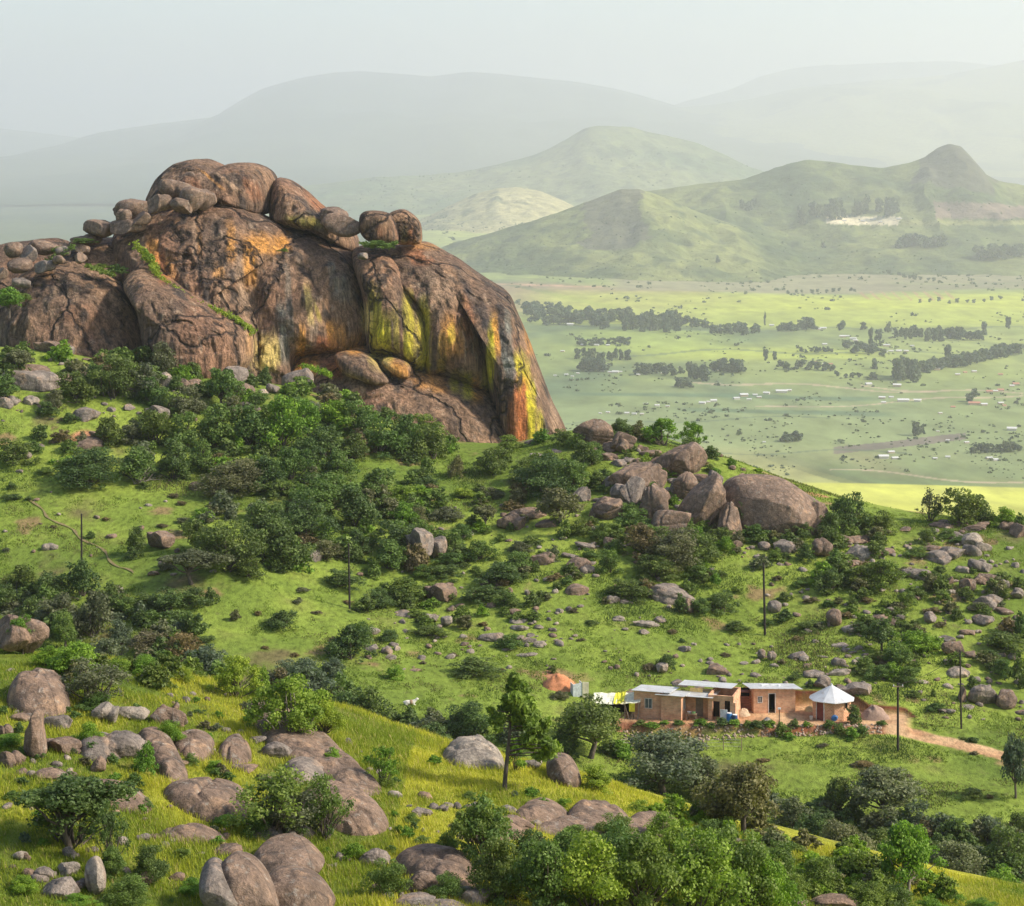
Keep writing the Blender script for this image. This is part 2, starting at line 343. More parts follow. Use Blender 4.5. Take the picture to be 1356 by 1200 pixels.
# ---------------------------------------------------------------- far hills and mountains
hillm = []
def hill(name, label, crest, Yc, front, back, base, c1, c2, rough_amp, seed, nx=300, ny=120, rocky=None, skew=0.0, forest=None):
    """ridge built from its crest line; front/back = metres from crest to foot on either side"""
    px = np.array([c[0] for c in crest], float); py = np.array([c[1] for c in crest], float)
    xs = np.linspace(px[0], px[-1], nx)
    # smooth crest
    t = np.interp(xs, px, py); kx = np.hanning(7); kx /= kx.sum(); t = np.convolve(np.pad(t, 3, 'edge'), kx, 'valid')
    X = (xs - CX) / F * Yc; Zc = -(t - HY) / F * Yc
    v = np.concatenate([-np.linspace(1, 0, ny) ** 1.15, np.linspace(0, 1, ny // 3)[1:]])
    Yo = np.where(v < 0, v * front, v * back)
    XX = np.repeat(X[None], len(v), 0); 
    wig = fbm2(XX, np.repeat(Yo[:, None], nx, 1), front * .5, 3, seed) * front * .18
    YY = Yc + Yo[:, None] + wig * (1 - np.abs(v)[:, None]) * 0.6 + skew * XX
    prof = np.where(v < 0, (1 - np.abs(v)) ** 1.85, (1 - v) ** 1.2)
    spur = fbm2(XX, YY * .5, front * .32, 5, seed + 5, .55)
    rid = 1 - np.abs(fbm2(XX, YY * .35, front * .22, 4, seed + 9, .55)) * 2.2
    hgt = np.maximum(Zc - base, 1)[None]
    Z = base - 30 + (hgt + 30) * prof[:, None]
    env = (prof * (1 - prof) * 4)[:, None]
    Z = Z + (spur * .38 + rid * .20) * env * hgt * .8 + fbm2(XX, YY, front * .05, 4, seed + 3) * rough_amp * (.35 + env)
    n = fbm2(XX, YY * .5, front * .16, 5, seed + 7)
    Cc = lerp(c1, c2, sstep(-.35, .35, n).ravel())
    n2 = fbm2(XX, YY * .6, front * .035, 4, seed + 8).ravel()
    if forest is None: forest = (.05, .08, .035)
    Cc = mixc(Cc, forest, .75 * sstep(.05, .4, n2 + .35 * n.ravel() * -1))
    if rocky is not None:
        for (x0, x1, d) in rocky:
            pxs = CX + XX / YY * F + n * 30 + n2.reshape(XX.shape) * 25; rk = ((pxs > x0) & (pxs < x1) & (v[:, None] > -d + .25 * n)).ravel(); Cc[rk] = Cc[rk] * .3 + np.array((.10, .09, .075)) * .7
    if seed == 71:      # bare clearing and ploughed slope on the ridge
        pxs = (CX + XX / YY * F).ravel(); pys = (HY - Z / YY * F).ravel(); w_ = n2 * 4
        b_ = (pxs + w_ * 3 > 1096) & (pxs + w_ * 3 < 1192) & (pys + w_ > 287) & (pys + w_ < 298); Cc[b_] = (.78, .68, .44)
        b_ = (pxs + w_ * 3 > 1235) & (pys + w_ > 266 + (pxs - 1235) * .05) & (pys + w_ < 289); Cc[b_] = (.20, .15, .11)
        b_ = (pxs > 1190) & (pys + w_ > 292) & (pys + w_ < 298); Cc[b_] = (.24, .25, .09)
    i = np.arange(XX.size).reshape(XX.shape)
    f = np.stack([i[:-1, :-1], i[:-1, 1:], i[1:, 1:], i[1:, :-1]], -1).reshape(-1, 4)
    me = mesh_np(name, np.stack([XX.ravel(), YY.ravel(), Z.ravel()], 1), f, True, {'land': Cc})
    o = link(name, me, hill_mat); tag(o, label, kind='structure')
    hillm.append((XX, YY, Z)); return o
m = NB('hill_grass', .95, .1); p = m.pos()
det = m.ramp(m.noise(p, .018, 7, .68), [(.32, .6), (.68, 1.35)])
m.color(m.mix(1.0, m.attr('land').outputs['Color'], det, 'MULTIPLY')); m.bump(m.noise(p, .02, 6, .7), 1., 18.)
hill_mat = m.m
B0 = ZPLAIN
hill('hill', 'green spur with a dark rocky knoll left of the long ridge', [(520,352),(560,342),(600,322),(650,308),(700,294),(760,274),(800,258),(822,250),(845,250),(870,258),(905,272),(950,290),(1000,306),(1060,330),(1100,346)],
     7700, 1450, 1500, B0, (.08, .115, .04), (.25, .27, .085), 16, 61, rocky=[(775, 850, .45)])
hill('hill', 'long green ridge ending in a dark rocky crag', [(800,275),(850,256),(880,250),(930,243),(985,237),(1010,228),(1040,217),(1070,212),(1100,214),(1130,219),(1165,222),(1200,215),(1222,208),(1236,197),(1252,191),(1268,194),(1280,206),(1300,230),(1320,240),(1356,246),(1420,256),(1560,275)],
     8700, 2050, 2000, B0, (.07, .105, .04), (.21, .235, .075), 18, 71, nx=420, rocky=[(1218, 1312, .22)])
hill('hill', 'small pale hill beside the standing boulders of the dome', [(470,330),(540,298),(570,285),(600,270),(632,256),(660,249),(690,248),(715,252),(745,265),(790,290),(850,320)],
     11000, 1900, 1800, B0, (.30, .29, .13), (.46, .42, .20), 14, 81)
hill('hill', 'hazy flat topped hill in the middle distance', [(330,262),(400,246),(450,241),(500,234),(560,232),(610,228),(660,218),(700,208),(730,196),(755,182),(775,170),(792,167),(835,168),(860,175),(890,181),(920,188),(950,202),(990,220),(1040,240),(1100,262)],
     15000, 2800, 2800, B0 + 30, (.10, .15, .06), (.20, .23, .09), 26, 91)
hill('mountain', 'broad blue hazed mountain behind the dome', [(-300,290),(-150,262),(0,232),(50,215),(100,190),(150,172),(200,164),(290,153),(320,132),(350,115),(400,102),(440,96),(480,94),(520,97),(570,101),(620,95),(660,98),(710,103),(760,108),(810,117),(850,127),(900,142),(960,156),(1060,178),(1200,200)],
     31000, 16500, 5000, B0 + 40, (.05, .085, .05), (.10, .13, .07), 45, 101, nx=360)
hill('mountain', 'pale mountain flank rising at the far end of the plain', [(780,190),(850,160),(900,143),(950,138),(1000,130),(1050,118),(1100,112),(1150,107),(1210,102),(1260,98),(1300,91),(1356,80),(1420,70),(1520,62),(1700,60)],
     30000, 12000, 5000, B0 + 60, (.12, .16, .06), (.26, .28, .11), 45, 111, nx=360)
hill('mountain', 'faintest far mountain crest above the pale flank', [(820,165),(900,136),(960,120),(1000,103),(1040,93),(1090,88),(1140,86),(1200,84),(1260,82),(1330,90),(1450,100),(1600,110)],
     37500, 9000, 5000, B0 + 80, (.08, .12, .06), (.14, .17, .08), 50, 121)
hill('mountain', 'faint distant mountain at the far end of the sky line beside the dome', [(-500,200),(-300,180),(-100,172),(0,169),(60,176),(110,183),(180,196),(260,215),(350,240)],
     37500, 9000, 5000, B0 + 80, (.08, .12, .06), (.14, .17, .08), 50, 131)
# ---------------------------------------------------------------- rock: material, dome slabs, boulders
THINGS = []                              # (object, px, py, w, h, kind, extra) for the labels
def rock_mat(name, use_attr, tint):
    m = NB(name, .88, .25); p = m.pos()
    base = m.attr('stone').outputs['Color'] if use_attr else None
    big = m.noise(p, .35, 5, .6); mid_ = m.noise(p, 1.6, 6, .65); fine = m.noise(p, 7., 5, .7)
    if base is None:
        base = m.ramp(big, [(.25, tuple(x * .62 for x in tint)), (.5, tint), (.75, (tint[0] * 1.35, tint[1] * 1.28, tint[2] * 1.2))])
        streak = m.noise(m.map(p, (1.3, 1.3, .22)), 1.1, 5, .6)
        base = m.mix(m.ramp(streak, [(.50, 0.), (.68, .6)]), base, (.075, .062, .055))
        base = m.mix(m.ramp(m.noise(p, .8, 4, .6), [(.56, 0.), (.74, .55)]), base, (.44, .27, .15))
        base = m.mix(m.ramp(m.noise(p, 2.3, 5, .7), [(.56, 0.), (.68, .55)]), base, (.36, .34, .29))
    c = m.mix(1., base, m.ramp(mid_, [(.28, .55), (.52, 1.), (.78, 1.45)]), 'MULTIPLY')
    c = m.mix(1., c, m.ramp(fine, [(.3, .72), (.7, 1.25)]), 'MULTIPLY')
    if use_attr:
        stv = m.noise(m.map(p, (1, 1, .06)), .9, 6, .68); c = m.mix(1., c, m.ramp(stv, [(.34, .42), (.5, 1.), (.68, 1.35)]), 'MULTIPLY')
        stf = m.noise(m.map(p, (1, 1, .09)), 3.2, 4, .6); c = m.mix(1., c, m.ramp(stf, [(.36, .6), (.55, 1.12)]), 'MULTIPLY')
        wp = m.n('ShaderNodeVectorMath', operation='ADD'); m.l(m.map(p, (1, 1, .38)), wp.inputs[0]); nn_ = m.n('ShaderNodeTexNoise'); m.l(p, nn_.inputs['Vector']); nn_.inputs['Scale'].default_value = .16; nn_.inputs['Detail'].default_value = 5
        sc_ = m.n('ShaderNodeVectorMath', operation='SCALE'); m.l(nn_.outputs['Color'], sc_.inputs[0]); sc_.inputs['Scale'].default_value = 9.; m.l(sc_.outputs[0], wp.inputs[1])
        c2_ = m.voro(wp.outputs[0], .06, 'DISTANCE_TO_EDGE'); c = m.mix(m.ramp(c2_.outputs['Distance'], [(.0, .9), (.012, .55), (.024, 0.)]), c, (.025, .02, .018))
        crk = m.ramp(c2_.outputs['Distance'], [(.0, 0.), (.03, 1.)])
    cr = m.voro(m.map(p, (1, 1, .75)), .33, 'DISTANCE_TO_EDGE'); 
    c = m.mix(m.ramp(cr.outputs['Distance'], [(.0, .55), (.018, 0.)]), c, (.04, .032, .028))
    m.color(c)
    h = m.math('ADD', m.math('MULTIPLY', mid_, 1.0), m.math('MULTIPLY', fine, .35))
    if use_attr: h = m.math('ADD', m.math('ADD', h, m.math('MULTIPLY', crk, 1.6)), m.math('MULTIPLY', stv, 1.2))
    m.bump(h, .9, .6 if use_attr else .28)
    return m.m
rock_dome = rock_mat('granite_stained', True, None)
rock_mats = [rock_mat('granite_grey', False, (.235, .195, .162)), rock_mat('granite_brown', False, (.225, .155, .110)), rock_mat('granite_pale', False, (.32, .27, .215))]
def smooth_closed(pts, n):
    pts = np.array(pts, float); m_ = len(pts); per = []
    seg = np.hypot(*(np.roll(pts, -1, 0) - pts).T); cum = np.concatenate([[0], np.cumsum(seg)]); L = cum[-1]
    for s in np.linspace(0, L, n, endpoint=False):
        i = min(np.searchsorted(cum, s, 'right') - 1, m_ - 1); t = (s - cum[i]) / seg[i]
        p0, p1, p2, p3 = pts[(i - 1) % m_], pts[i], pts[(i + 1) % m_], pts[(i + 2) % m_]
        per.append(.5 * ((2 * p1) + (-p0 + p2) * t + (2 * p0 - 5 * p1 + 4 * p2 - p3) * t * t + (-p0 + 3 * p1 - 3 * p2 + p3) * t ** 3))
    return np.array(per)
ORANGE, RUST, YELLOW, PALE, DARK, TAN, GREY = (.74, .34, .07), (.50, .16, .05), (.58, .50, .035), (.80, .60, .20), (.055, .048, .045), (.45, .30, .19), (.24, .24, .20)
STAINS = [  # x, y0, y1, half width, colour, strength, lean (dx over the height)
 (497,385,475,9,YELLOW,1,4),(512,420,478,8,YELLOW,.9,3),(524,410,470,5,YELLOW,.55,2),(541,392,478,7,YELLOW,1,3),(563,405,490,8,YELLOW,1,4),(552,420,490,5,YELLOW,.6,2),(585,440,492,6,YELLOW,.35,-2),
 (592,418,470,9,ORANGE,.8,-4),(606,430,470,10,ORANGE,.55,0),(598,430,455,5,YELLOW,.6,0),(650,430,515,6,YELLOW,.95,-6),(657,420,470,5,ORANGE,.8,3),(645,470,515,8,YELLOW,.6,-6),(668,440,500,4,GREY,.9,6),(676,420,520,5,GREY,.8,8),
 (690,468,520,7,YELLOW,.9,5),(698,480,530,5,YELLOW,.7,3),(692,505,600,13,RUST,1,2),(682,530,600,10,RUST,.8,2),(704,510,600,6,YELLOW,1,0),(716,545,600,6,YELLOW,.7,4),(700,430,470,5,ORANGE,.5,4),(724,500,580,6,DARK,.5,10),(735,530,590,6,TAN,.5,6),
 (619,498,528,9,YELLOW,.9,4),(603,496,520,7,YELLOW,.6,2),(632,500,535,8,ORANGE,.6,0),(580,494,520,12,ORANGE,.6,6),
 (345,312,336,24,ORANGE,.9,0),(372,312,332,12,ORANGE,.9,0),(330,318,380,9,ORANGE,.7,4),(318,330,400,6,TAN,.6,4),(306,298,345,6,ORANGE,.75,3),(292,340,400,10,TAN,.35,3),(258,290,330,4,TAN,.6,2),(264,300,340,3,ORANGE,.5,2),(202,315,350,9,ORANGE,.9,3),(215,330,375,8,RUST,.6,6),(225,340,370,9,ORANGE,.45,3),(290,350,370,8,ORANGE,.5,0),
 (352,448,490,16,PALE,1,0),(365,455,480,8,PALE,.7,0),(330,380,430,12,TAN,.4,10),(375,400,480,6,GREY,.9,4),(383,360,450,4,GREY,.7,4),(400,430,480,5,ORANGE,.9,0),(396,455,495,6,ORANGE,.9,0),(410,380,430,5,PALE,.6,6),(420,400,425,3,YELLOW,.5,6),(455,360,400,12,GREY,.6,6),(440,345,395,5,GREY,.6,4),
 (446,430,466,14,ORANGE,.85,0),(430,450,472,20,RUST,.6,0),(470,440,468,12,ORANGE,.7,0),(486,405,440,8,PALE,.95,2),(494,425,460,5,YELLOW,.6,0),(468,455,470,10,ORANGE,.5,0),
 (550,325,350,16,RUST,.45,20),(590,370,400,12,TAN,.5,8),(575,355,420,8,TAN,.4,14),(560,320,330,22,ORANGE,.5,0),(620,395,450,8,RUST,.4,4),(640,390,440,7,DARK,.85,12),(622,360,420,6,DARK,.85,22),(608,345,380,5,DARK,.7,14),(665,400,470,5,DARK,.7,8),(530,360,420,5,DARK,.5,14),(575,440,495,4,DARK,.9,-3),(500,345,400,6,DARK,.4,2),(480,345,400,10,DARK,.35,4),
 (300,225,255,4,TAN,.7,40),(280,225,250,3,ORANGE,.6,30),(335,240,265,10,RUST,.35,6),(255,235,262,10,RUST,.3,10),(402,288,302,26,YELLOW,.35,20),(420,255,280,10,RUST,.5,16),(545,300,320,5,RUST,.7,0),(535,300,318,4,YELLOW,.5,0),(505,300,315,6,RUST,.4,0),
 (100,370,400,4,TAN,.5,2),(75,365,395,4,TAN,.4,-4),(30,370,390,6,TAN,.4,0),(60,350,370,12,ORANGE,.25,0),(330,430,478,5,TAN,.7,0),(330,440,470,4,ORANGE,.35,0),(250,260,300,6,DARK,.4,2),(240,300,420,8,DARK,.35,8),(275,330,460,9,DARK,.4,8),(310,400,490,8,DARK,.35,6),(185,300,340,9,TAN,.4,4),
 (410,470,498,14,ORANGE,.85,0),(440,478,500,12,RUST,.8,6),(505,470,492,14,PALE,.65,14),(530,480,500,12,ORANGE,.8,8),(560,500,515,14,ORANGE,.55,6),(470,495,520,12,TAN,.5,14),(520,505,560,10,TAN,.4,30),(600,530,580,7,DARK,.45,20),(560,510,560,7,DARK,.5,30),(640,540,580,9,DARK,.35,10)]
def stain_colors(X, Y, Z, seed, apron=False):
    px = CX + X / Y * F; py = HY - Z / Y * F
    q = np.stack([X, Y, Z], 1)
    a = fbm(q * np.array([.10, .10, .06]), 4, seed); b = fbm(q * np.array([.55, .55, .08]), 4, seed + 1); c = fbm(q * np.array([1.4, 1.4, .16]), 3, seed + 2)
    C = lerp((.15, .098, .068), (.33, .20, .118), sstep(-.5, .5, a + .5 * b))
    C = mixc(C, (.30, .155, .09), .55 * sstep(.0, .5, fbm(q * .13, 3, seed + 4)))
    C = mixc(C, (.055, .047, .042), .85 * sstep(.08, .45, b))
    C = mixc(C, (.40, .29, .20), .6 * sstep(.25, .6, c))
    wob = 2.2 * fbm(q * np.array([.4, .4, .25]), 3, seed + 6)
    for (x, y0, y1, hw, cc, st, ln) in STAINS:
        xc = x + ln * (py - (y0 + y1) / 2) / max(y1 - y0, 1)
        d = np.abs(px - xc + wob * min(1, hw / 5)) / hw
        ef = 1.35 * (y1 - y0) * .12 + 5
        w = (1 - sstep(.45, 1.35, d + .55 * c)) * sstep(y0 - ef, y0 + ef, py + 6 * b) * (1 - sstep(y1 - ef * .6, y1 + ef * .6, py + 3 * b))
        C = mixc(C, cc, np.clip(st * w * (.8 + .5 * b), 0, 1))
    return C
def slab(poly, Y0, T=12., Tb=14., lean=.3, seed=0, nt=200, nf=70, nb=14, amp=.9, e=2.4, groove=.75, parent=None, name='slab', mat=None, colors=True, fine=1.0, dome=True):
    out = smooth_closed(poly, nt); c = out.mean(0)
    zc = -(c[1] - HY) / F * Y0
    # rim in world
    yr = Y0 + lean * (-(out[:, 1] - HY) / F * Y0 - zc)
    rx = (out[:, 0] - CX) / F * yr; rz = -(out[:, 1] - HY) / F * yr
    cx_, cz_ = (c[0] - CX) / F * Y0, zc
    ph = np.concatenate([np.linspace(0.02, .5, nf, endpoint=False), np.linspace(.5, .985, nb)]) * math.pi
    r = np.sin(ph) ** (2 / e); d = np.cos(ph); dd = np.sign(d) * np.abs(d) ** (2 / e)
    XX = cx_ + r[:, None] * (rx - cx_)[None]; ZZ = cz_ + r[:, None] * (rz - cz_)[None]
    YY = Y0 + lean * (ZZ - cz_) - np.where(dd > 0, dd * T, dd * Tb)[:, None]
    q = np.stack([XX.ravel(), YY.ravel(), ZZ.ravel()], 1)
    k = np.minimum(1, (1 - r ** 6))[:, None]
    big = fbm(q * .07, 3, seed + 50).reshape(XX.shape); g = fbm(q * np.array([.34, .34, .05]), 4, seed + 60).reshape(XX.shape)
    f_ = fbm(q * .45 * fine, 4, seed + 70).reshape(XX.shape)
    rd = 1 - np.abs(fbm(q * np.array([.07, .07, .05]), 3, seed + 80).reshape(XX.shape)) * 6; rd = np.clip(rd, 0, 1)
    st_ = fbm(q * np.array([.035, .035, .06]), 3, seed + 90).reshape(XX.shape) * 5; ter = np.floor(st_) + sstep(.35, .65, st_ - np.floor(st_))   # exfoliation sheets: stepped
    vc = np.clip(1 - np.abs(fbm(q * np.array([.16, .16, .035]), 3, seed + 95).reshape(XX.shape)) * 11, 0, 1)
    if dome: disp = amp * (1.6 * big + groove * g * 2.2 + .6 * f_ + .30 * (ter - st_) + .22 * ter - .35 * rd ** 2 - .6 * vc)
    else: disp = amp * (2.6 * big + .3 * g + 1.3 * f_ + .55 * ter - 1.6 * rd)
    sc = max(rx.max() - rx.min(), 1) / 40.
    disp = disp * min(1, sc + .25)
    YY = YY - disp * (k * .85 + .15)
    if not dome:
        hx, hz2 = np.abs(rx - cx_).max(), np.abs(rz - cz_).max(); rr_ = np.random.default_rng(seed)
        for k_2 in range(14):
            d_ = rr_.normal(size=3) * np.array([1, 1, .9]); d_[1] = -abs(d_[1]) * .8; d_ /= np.linalg.norm(d_); h_2 = rr_.uniform(.48, .82)
            s_ = (XX - cx_) / hx * d_[0] + (YY - Y0) / max(T, .1) * d_[1] + (ZZ - cz_) / hz2 * d_[2]; ov = np.clip(s_ - h_2, 0, None) * .85
            XX = XX - ov * d_[0] * hx * .5; YY = YY - ov * d_[1] * T; ZZ = ZZ - ov * d_[2] * hz2 * .5
    ux = (rx - cx_); uz = (rz - cz_); L = np.hypot(ux, uz) + 1e-6
    XX = XX + (ux / L)[None] * (disp * .22 * r[:, None]); ZZ = ZZ + (uz / L)[None] * (disp * .22 * r[:, None])
    nv = XX.size; i = np.arange(nv).reshape(XX.shape); j = np.roll(i, -1, 1)
    fq = np.stack([i[:-1], i[1:], j[1:], j[:-1]], -1).reshape(-1, 4)
    # caps
    V = np.stack([XX.ravel(), YY.ravel(), ZZ.ravel()], 1)
    V = np.concatenate([V, V[i[0]].mean(0)[None], V[i[-1]].mean(0)[None]])
    f0 = np.stack([np.full(nt, nv), i[0], j[0], np.full(nt, nv)], 1); f1 = np.stack([np.full(nt, nv + 1), j[-1], i[-1], np.full(nt, nv + 1)], 1)
    Cc = stain_colors(V[:, 0], V[:, 1], V[:, 2], seed) if dome else None
    me = bpy.data.meshes.new(name)
    allf = fq.tolist() + [[nv, a_, b_] for a_, b_ in zip(i[0].tolist(), j[0].tolist())] + [[nv + 1, b_, a_] for a_, b_ in zip(i[-1].tolist(), j[-1].tolist())]
    me.from_pydata(V.tolist(), [], allf)
    me.polygons.foreach_set('use_smooth', np.ones(len(me.polygons), bool))
    if Cc is not None:
        a = me.color_attributes.new('stone', 'FLOAT_COLOR', 'POINT'); a.data.foreach_set('color', np.concatenate([Cc, np.ones((len(Cc), 1))], 1).astype(np.float32).ravel())
    me.update()
    return link(name, me, mat or rock_dome, parent)
dome = empty('granite_dome', (-35, 360, -40)); dome_loc = Vector(dome.location)
tag(dome, 'huge bare granite dome with yellow and rust red streaks above the green slope', 'rock dome')
def dslab(*a, **k):
    k.setdefault('nf', 100); k['nf'] = int(k['nf'] * 1.25); k.setdefault('nt', 200); k['nt'] = int(k['nt'] * 1.25)
    o = slab(*a, parent=dome, **k); o.location = -dome_loc; return o
dslab([(150,322),(165,303),(185,290),(212,276),(240,270),(290,267),(320,272),(345,284),(372,298),(384,312),(385,326),(366,333),(344,331),(346,360),(365,420),(368,480),(350,540),(280,560),(200,520),(160,420)], 366, 15, 24, .42, 1, nt=320, nf=120, e=2.2, name='cliff_face')
dslab([(290,300),(340,284),(380,298),(410,305),(440,316),(468,330),(484,350),(494,395),(498,430),(494,450),(480,466),(462,469),(430,468),(408,470),(398,486),(394,540),(330,560),(290,420)], 371, 17, 24, .40, 2, nt=280, nf=110, e=2.5, name='cliff_face')
dslab([(468,335),(490,325),(515,326),(535,345),(553,380),(570,410),(579,440),(580,462),(574,482),(563,491),(548,489),(528,478),(510,470),(492,466),(486,440),(482,390)], 369, 16, 22, .38, 3, nt=240, nf=100, e=2.6, name='cliff_face')
dslab([(490,326),(520,321),(560,321),(592,334),(612,350),(632,380),(648,420),(655,460),(660,505),(648,522),(620,508),(590,497),(568,500),(560,470),(550,400)], 372, 17, 22, .36, 4, nt=260, nf=100, e=2.5, name='cliff_face')
dslab([(575,335),(600,340),(640,368),(672,390),(686,420),(703,460),(718,500),(733,537),(748,568),(756,600),(740,640),(690,640),(668,590),(655,545),(645,500),(632,430),(605,370)], 366, 16, 24, .34, 5, nt=260, nf=110, e=2.5, name='cliff_face')
dslab([(370,500),(392,474),(425,462),(470,455),(510,462),(545,478),(590,492),(630,508),(662,535),(684,572),(700,605),(690,660),(560,660),(440,620),(370,580)], 357, 14, 16, .55, 6, nt=260, nf=90, e=2.1, amp=.6, name='apron')
dslab([(443,472),(455,466),(475,466),(492,475),(505,490),(515,505),(500,510),(475,503),(452,492)], 351.5, 4, 8, .5, 7, nt=110, nf=36, amp=.5, name='flake')
dslab([(505,478),(520,472),(540,480),(546,494),(538,502),(520,496)], 353, 3, 6, .4, 8, nt=80, nf=26, amp=.5, name='flake')
dslab([(200,272),(203,250),(215,232),(238,216),(262,211),(280,215),(292,222),(310,216),(335,217),(355,225),(364,240),(362,262),(352,284),(320,280),(280,272),(240,274)], 380, 13, 22, .6, 9, nt=240, nf=90, e=2.9, name='summit_block')
dslab([(358,284),(360,255),(366,238),(376,236),(395,248),(420,270),(445,288),(466,306),(474,322),(470,334),(450,326),(420,312),(385,302),(362,292)], 378, 11, 20, .45, 10, nt=200, nf=70, name='summit_block')
dslab([(0,470),(-8,420),(5,392),(25,368),(55,350),(95,345),(130,354),(163,372),(182,400),(196,430),(204,455),(200,500),(150,530),(60,530),(0,510)], 356, 14, 18, .40, 11, nt=260, nf=90, e=2.1, name='shoulder')
dslab([(166,376),(176,360),(192,355),(215,364),(250,384),(290,408),(322,424),(337,438),(338,462),(330,482),(300,520),(240,520),(200,470),(186,410)], 350, 12, 16, .45, 12, nt=240, nf=90, e=2.3, name='shoulder')
dslab([(70,345),(90,328),(118,318),(150,316),(178,328),(200,345),(214,362),(195,372),(160,380),(110,380)], 368, 9, 16, .8, 13, nt=160, nf=50, name='shoulder')
dslab([(-120,400),(-100,352),(-40,335),(0,325),(40,318),(75,316),(95,325),(88,350),(70,400),(40,470),(10,560),(-110,560),(-130,470)], 372, 10, 16, .8, 14, nt=180, nf=50, name='shoulder')
# grass growing in the ledges of the dome
# boulders: prototypes
def rock_proto(seed, sub=4, cuts=7):
    bm = bmesh.new(); bmesh.ops.create_icosphere(bm, subdivisions=sub, radius=1.0)
    v = np.array([x.co[:] for x in bm.verts]); bm.free
    r_ = np.random.default_rng(seed)
    n = v / np.linalg.norm(v, axis=1)[:, None]
    rad = np.zeros(len(n))
    for k in range(int(r_.integers(2, 5))):
        c_ = r_.normal(size=3) * (.32, .32, .16); q_ = r_.uniform(.62, .85); b_ = n @ c_
        rad = np.maximum(rad, b_ + np.sqrt(np.maximum(b_ * b_ - c_ @ c_ + q_ * q_, 1e-4)))
    rad = rad * (1 + .14 * fbm(n * 1.1, 2, seed) + .12 * fbm(n * 2.3, 3, seed + 5))
    v = n * rad[:, None]
    for k in range(cuts + 3):
        d = r_.normal(size=3); d[2] *= .7; d /= np.linalg.norm(d); h = r_.uniform(.55, .85)
        s = v @ d; over = np.clip(s - h, 0, None)
        soft = over * .93
        v = v - d[None] * soft[:, None]
    v = v * (1 + .045 * fbm(v * 3.5, 4, seed + 8) - .06 * np.clip(1 - np.abs(fbm(v * 1.6, 2, seed + 9)) * 14, 0, 1))[:, None]
    v = v / np.abs(v).max(0)[None]
    me = bpy.data.meshes.new('boulder'); fs = [[q.index for q in f.verts] for f in bm.faces]
    me.from_pydata(v.tolist(), [], fs); bm.free()
    me.polygons.foreach_set('use_smooth', np.ones(len(me.polygons), bool)); me.update()
    return me
protos = [rock_proto(100 + i, 4, 4 + i % 5) for i in range(10)]
fine_protos = [rock_proto(200 + i, 5, 4 + i % 4) for i in range(6)]
for me in protos + fine_protos:
    me.materials.append(rock_mats[0])
def place_rock(cx, by, w, h, tone=0, Y0=None, y0=60., roll=None, fine=False, tall=False, seed=None):
    r_ = np.random.default_rng(int(cx * 31 + by * 7 + (seed or 0)))
    g = hit(cx, by, y0) if Y0 is None else P(cx, by, Y0)
    if g is None: return None
    Y = g[1]; sw, sh = w * Y / F / 2, h * Y / F / 2
    dp = max(sw, sh) * r_.uniform(.85, 1.15) * (.8 if tall else 1)
    Hf = 2 * sh * (1.0 if Y0 is not None else .96)
    if Y0 is None: Hf = max(Hf - dp * .26, Hf * .62)
    hz_ = Hf * (.5 if Y0 is not None else (.60 if w / h < 1.35 else .72))
    o = bpy.data.objects.new('boulder', (fine_protos if fine else protos)[int(r_.integers(0, 6 if fine else 10))]); col.objects.link(o)
    o.scale = (sw * 1.06, dp, hz_)
    o.rotation_euler = (r_.uniform(-.15, .15), (roll if roll is not None else r_.uniform(-.2, .2)), math.pi * int(r_.integers(0, 2)) + r_.uniform(-.3, .3))
    yy = Y + dp * .7
    zb = g[2] if Y0 is not None else min(gz1(g[0], Y), g[2]) - .02
    o.location = (g[0] * yy / Y, yy, zb + Hf - hz_)
    o.material_slots[0].link = 'OBJECT'; o.material_slots[0].material = rock_mats[tone]
    THINGS.append((o, cx, by, w, h, 'boulder', tone))
    return o
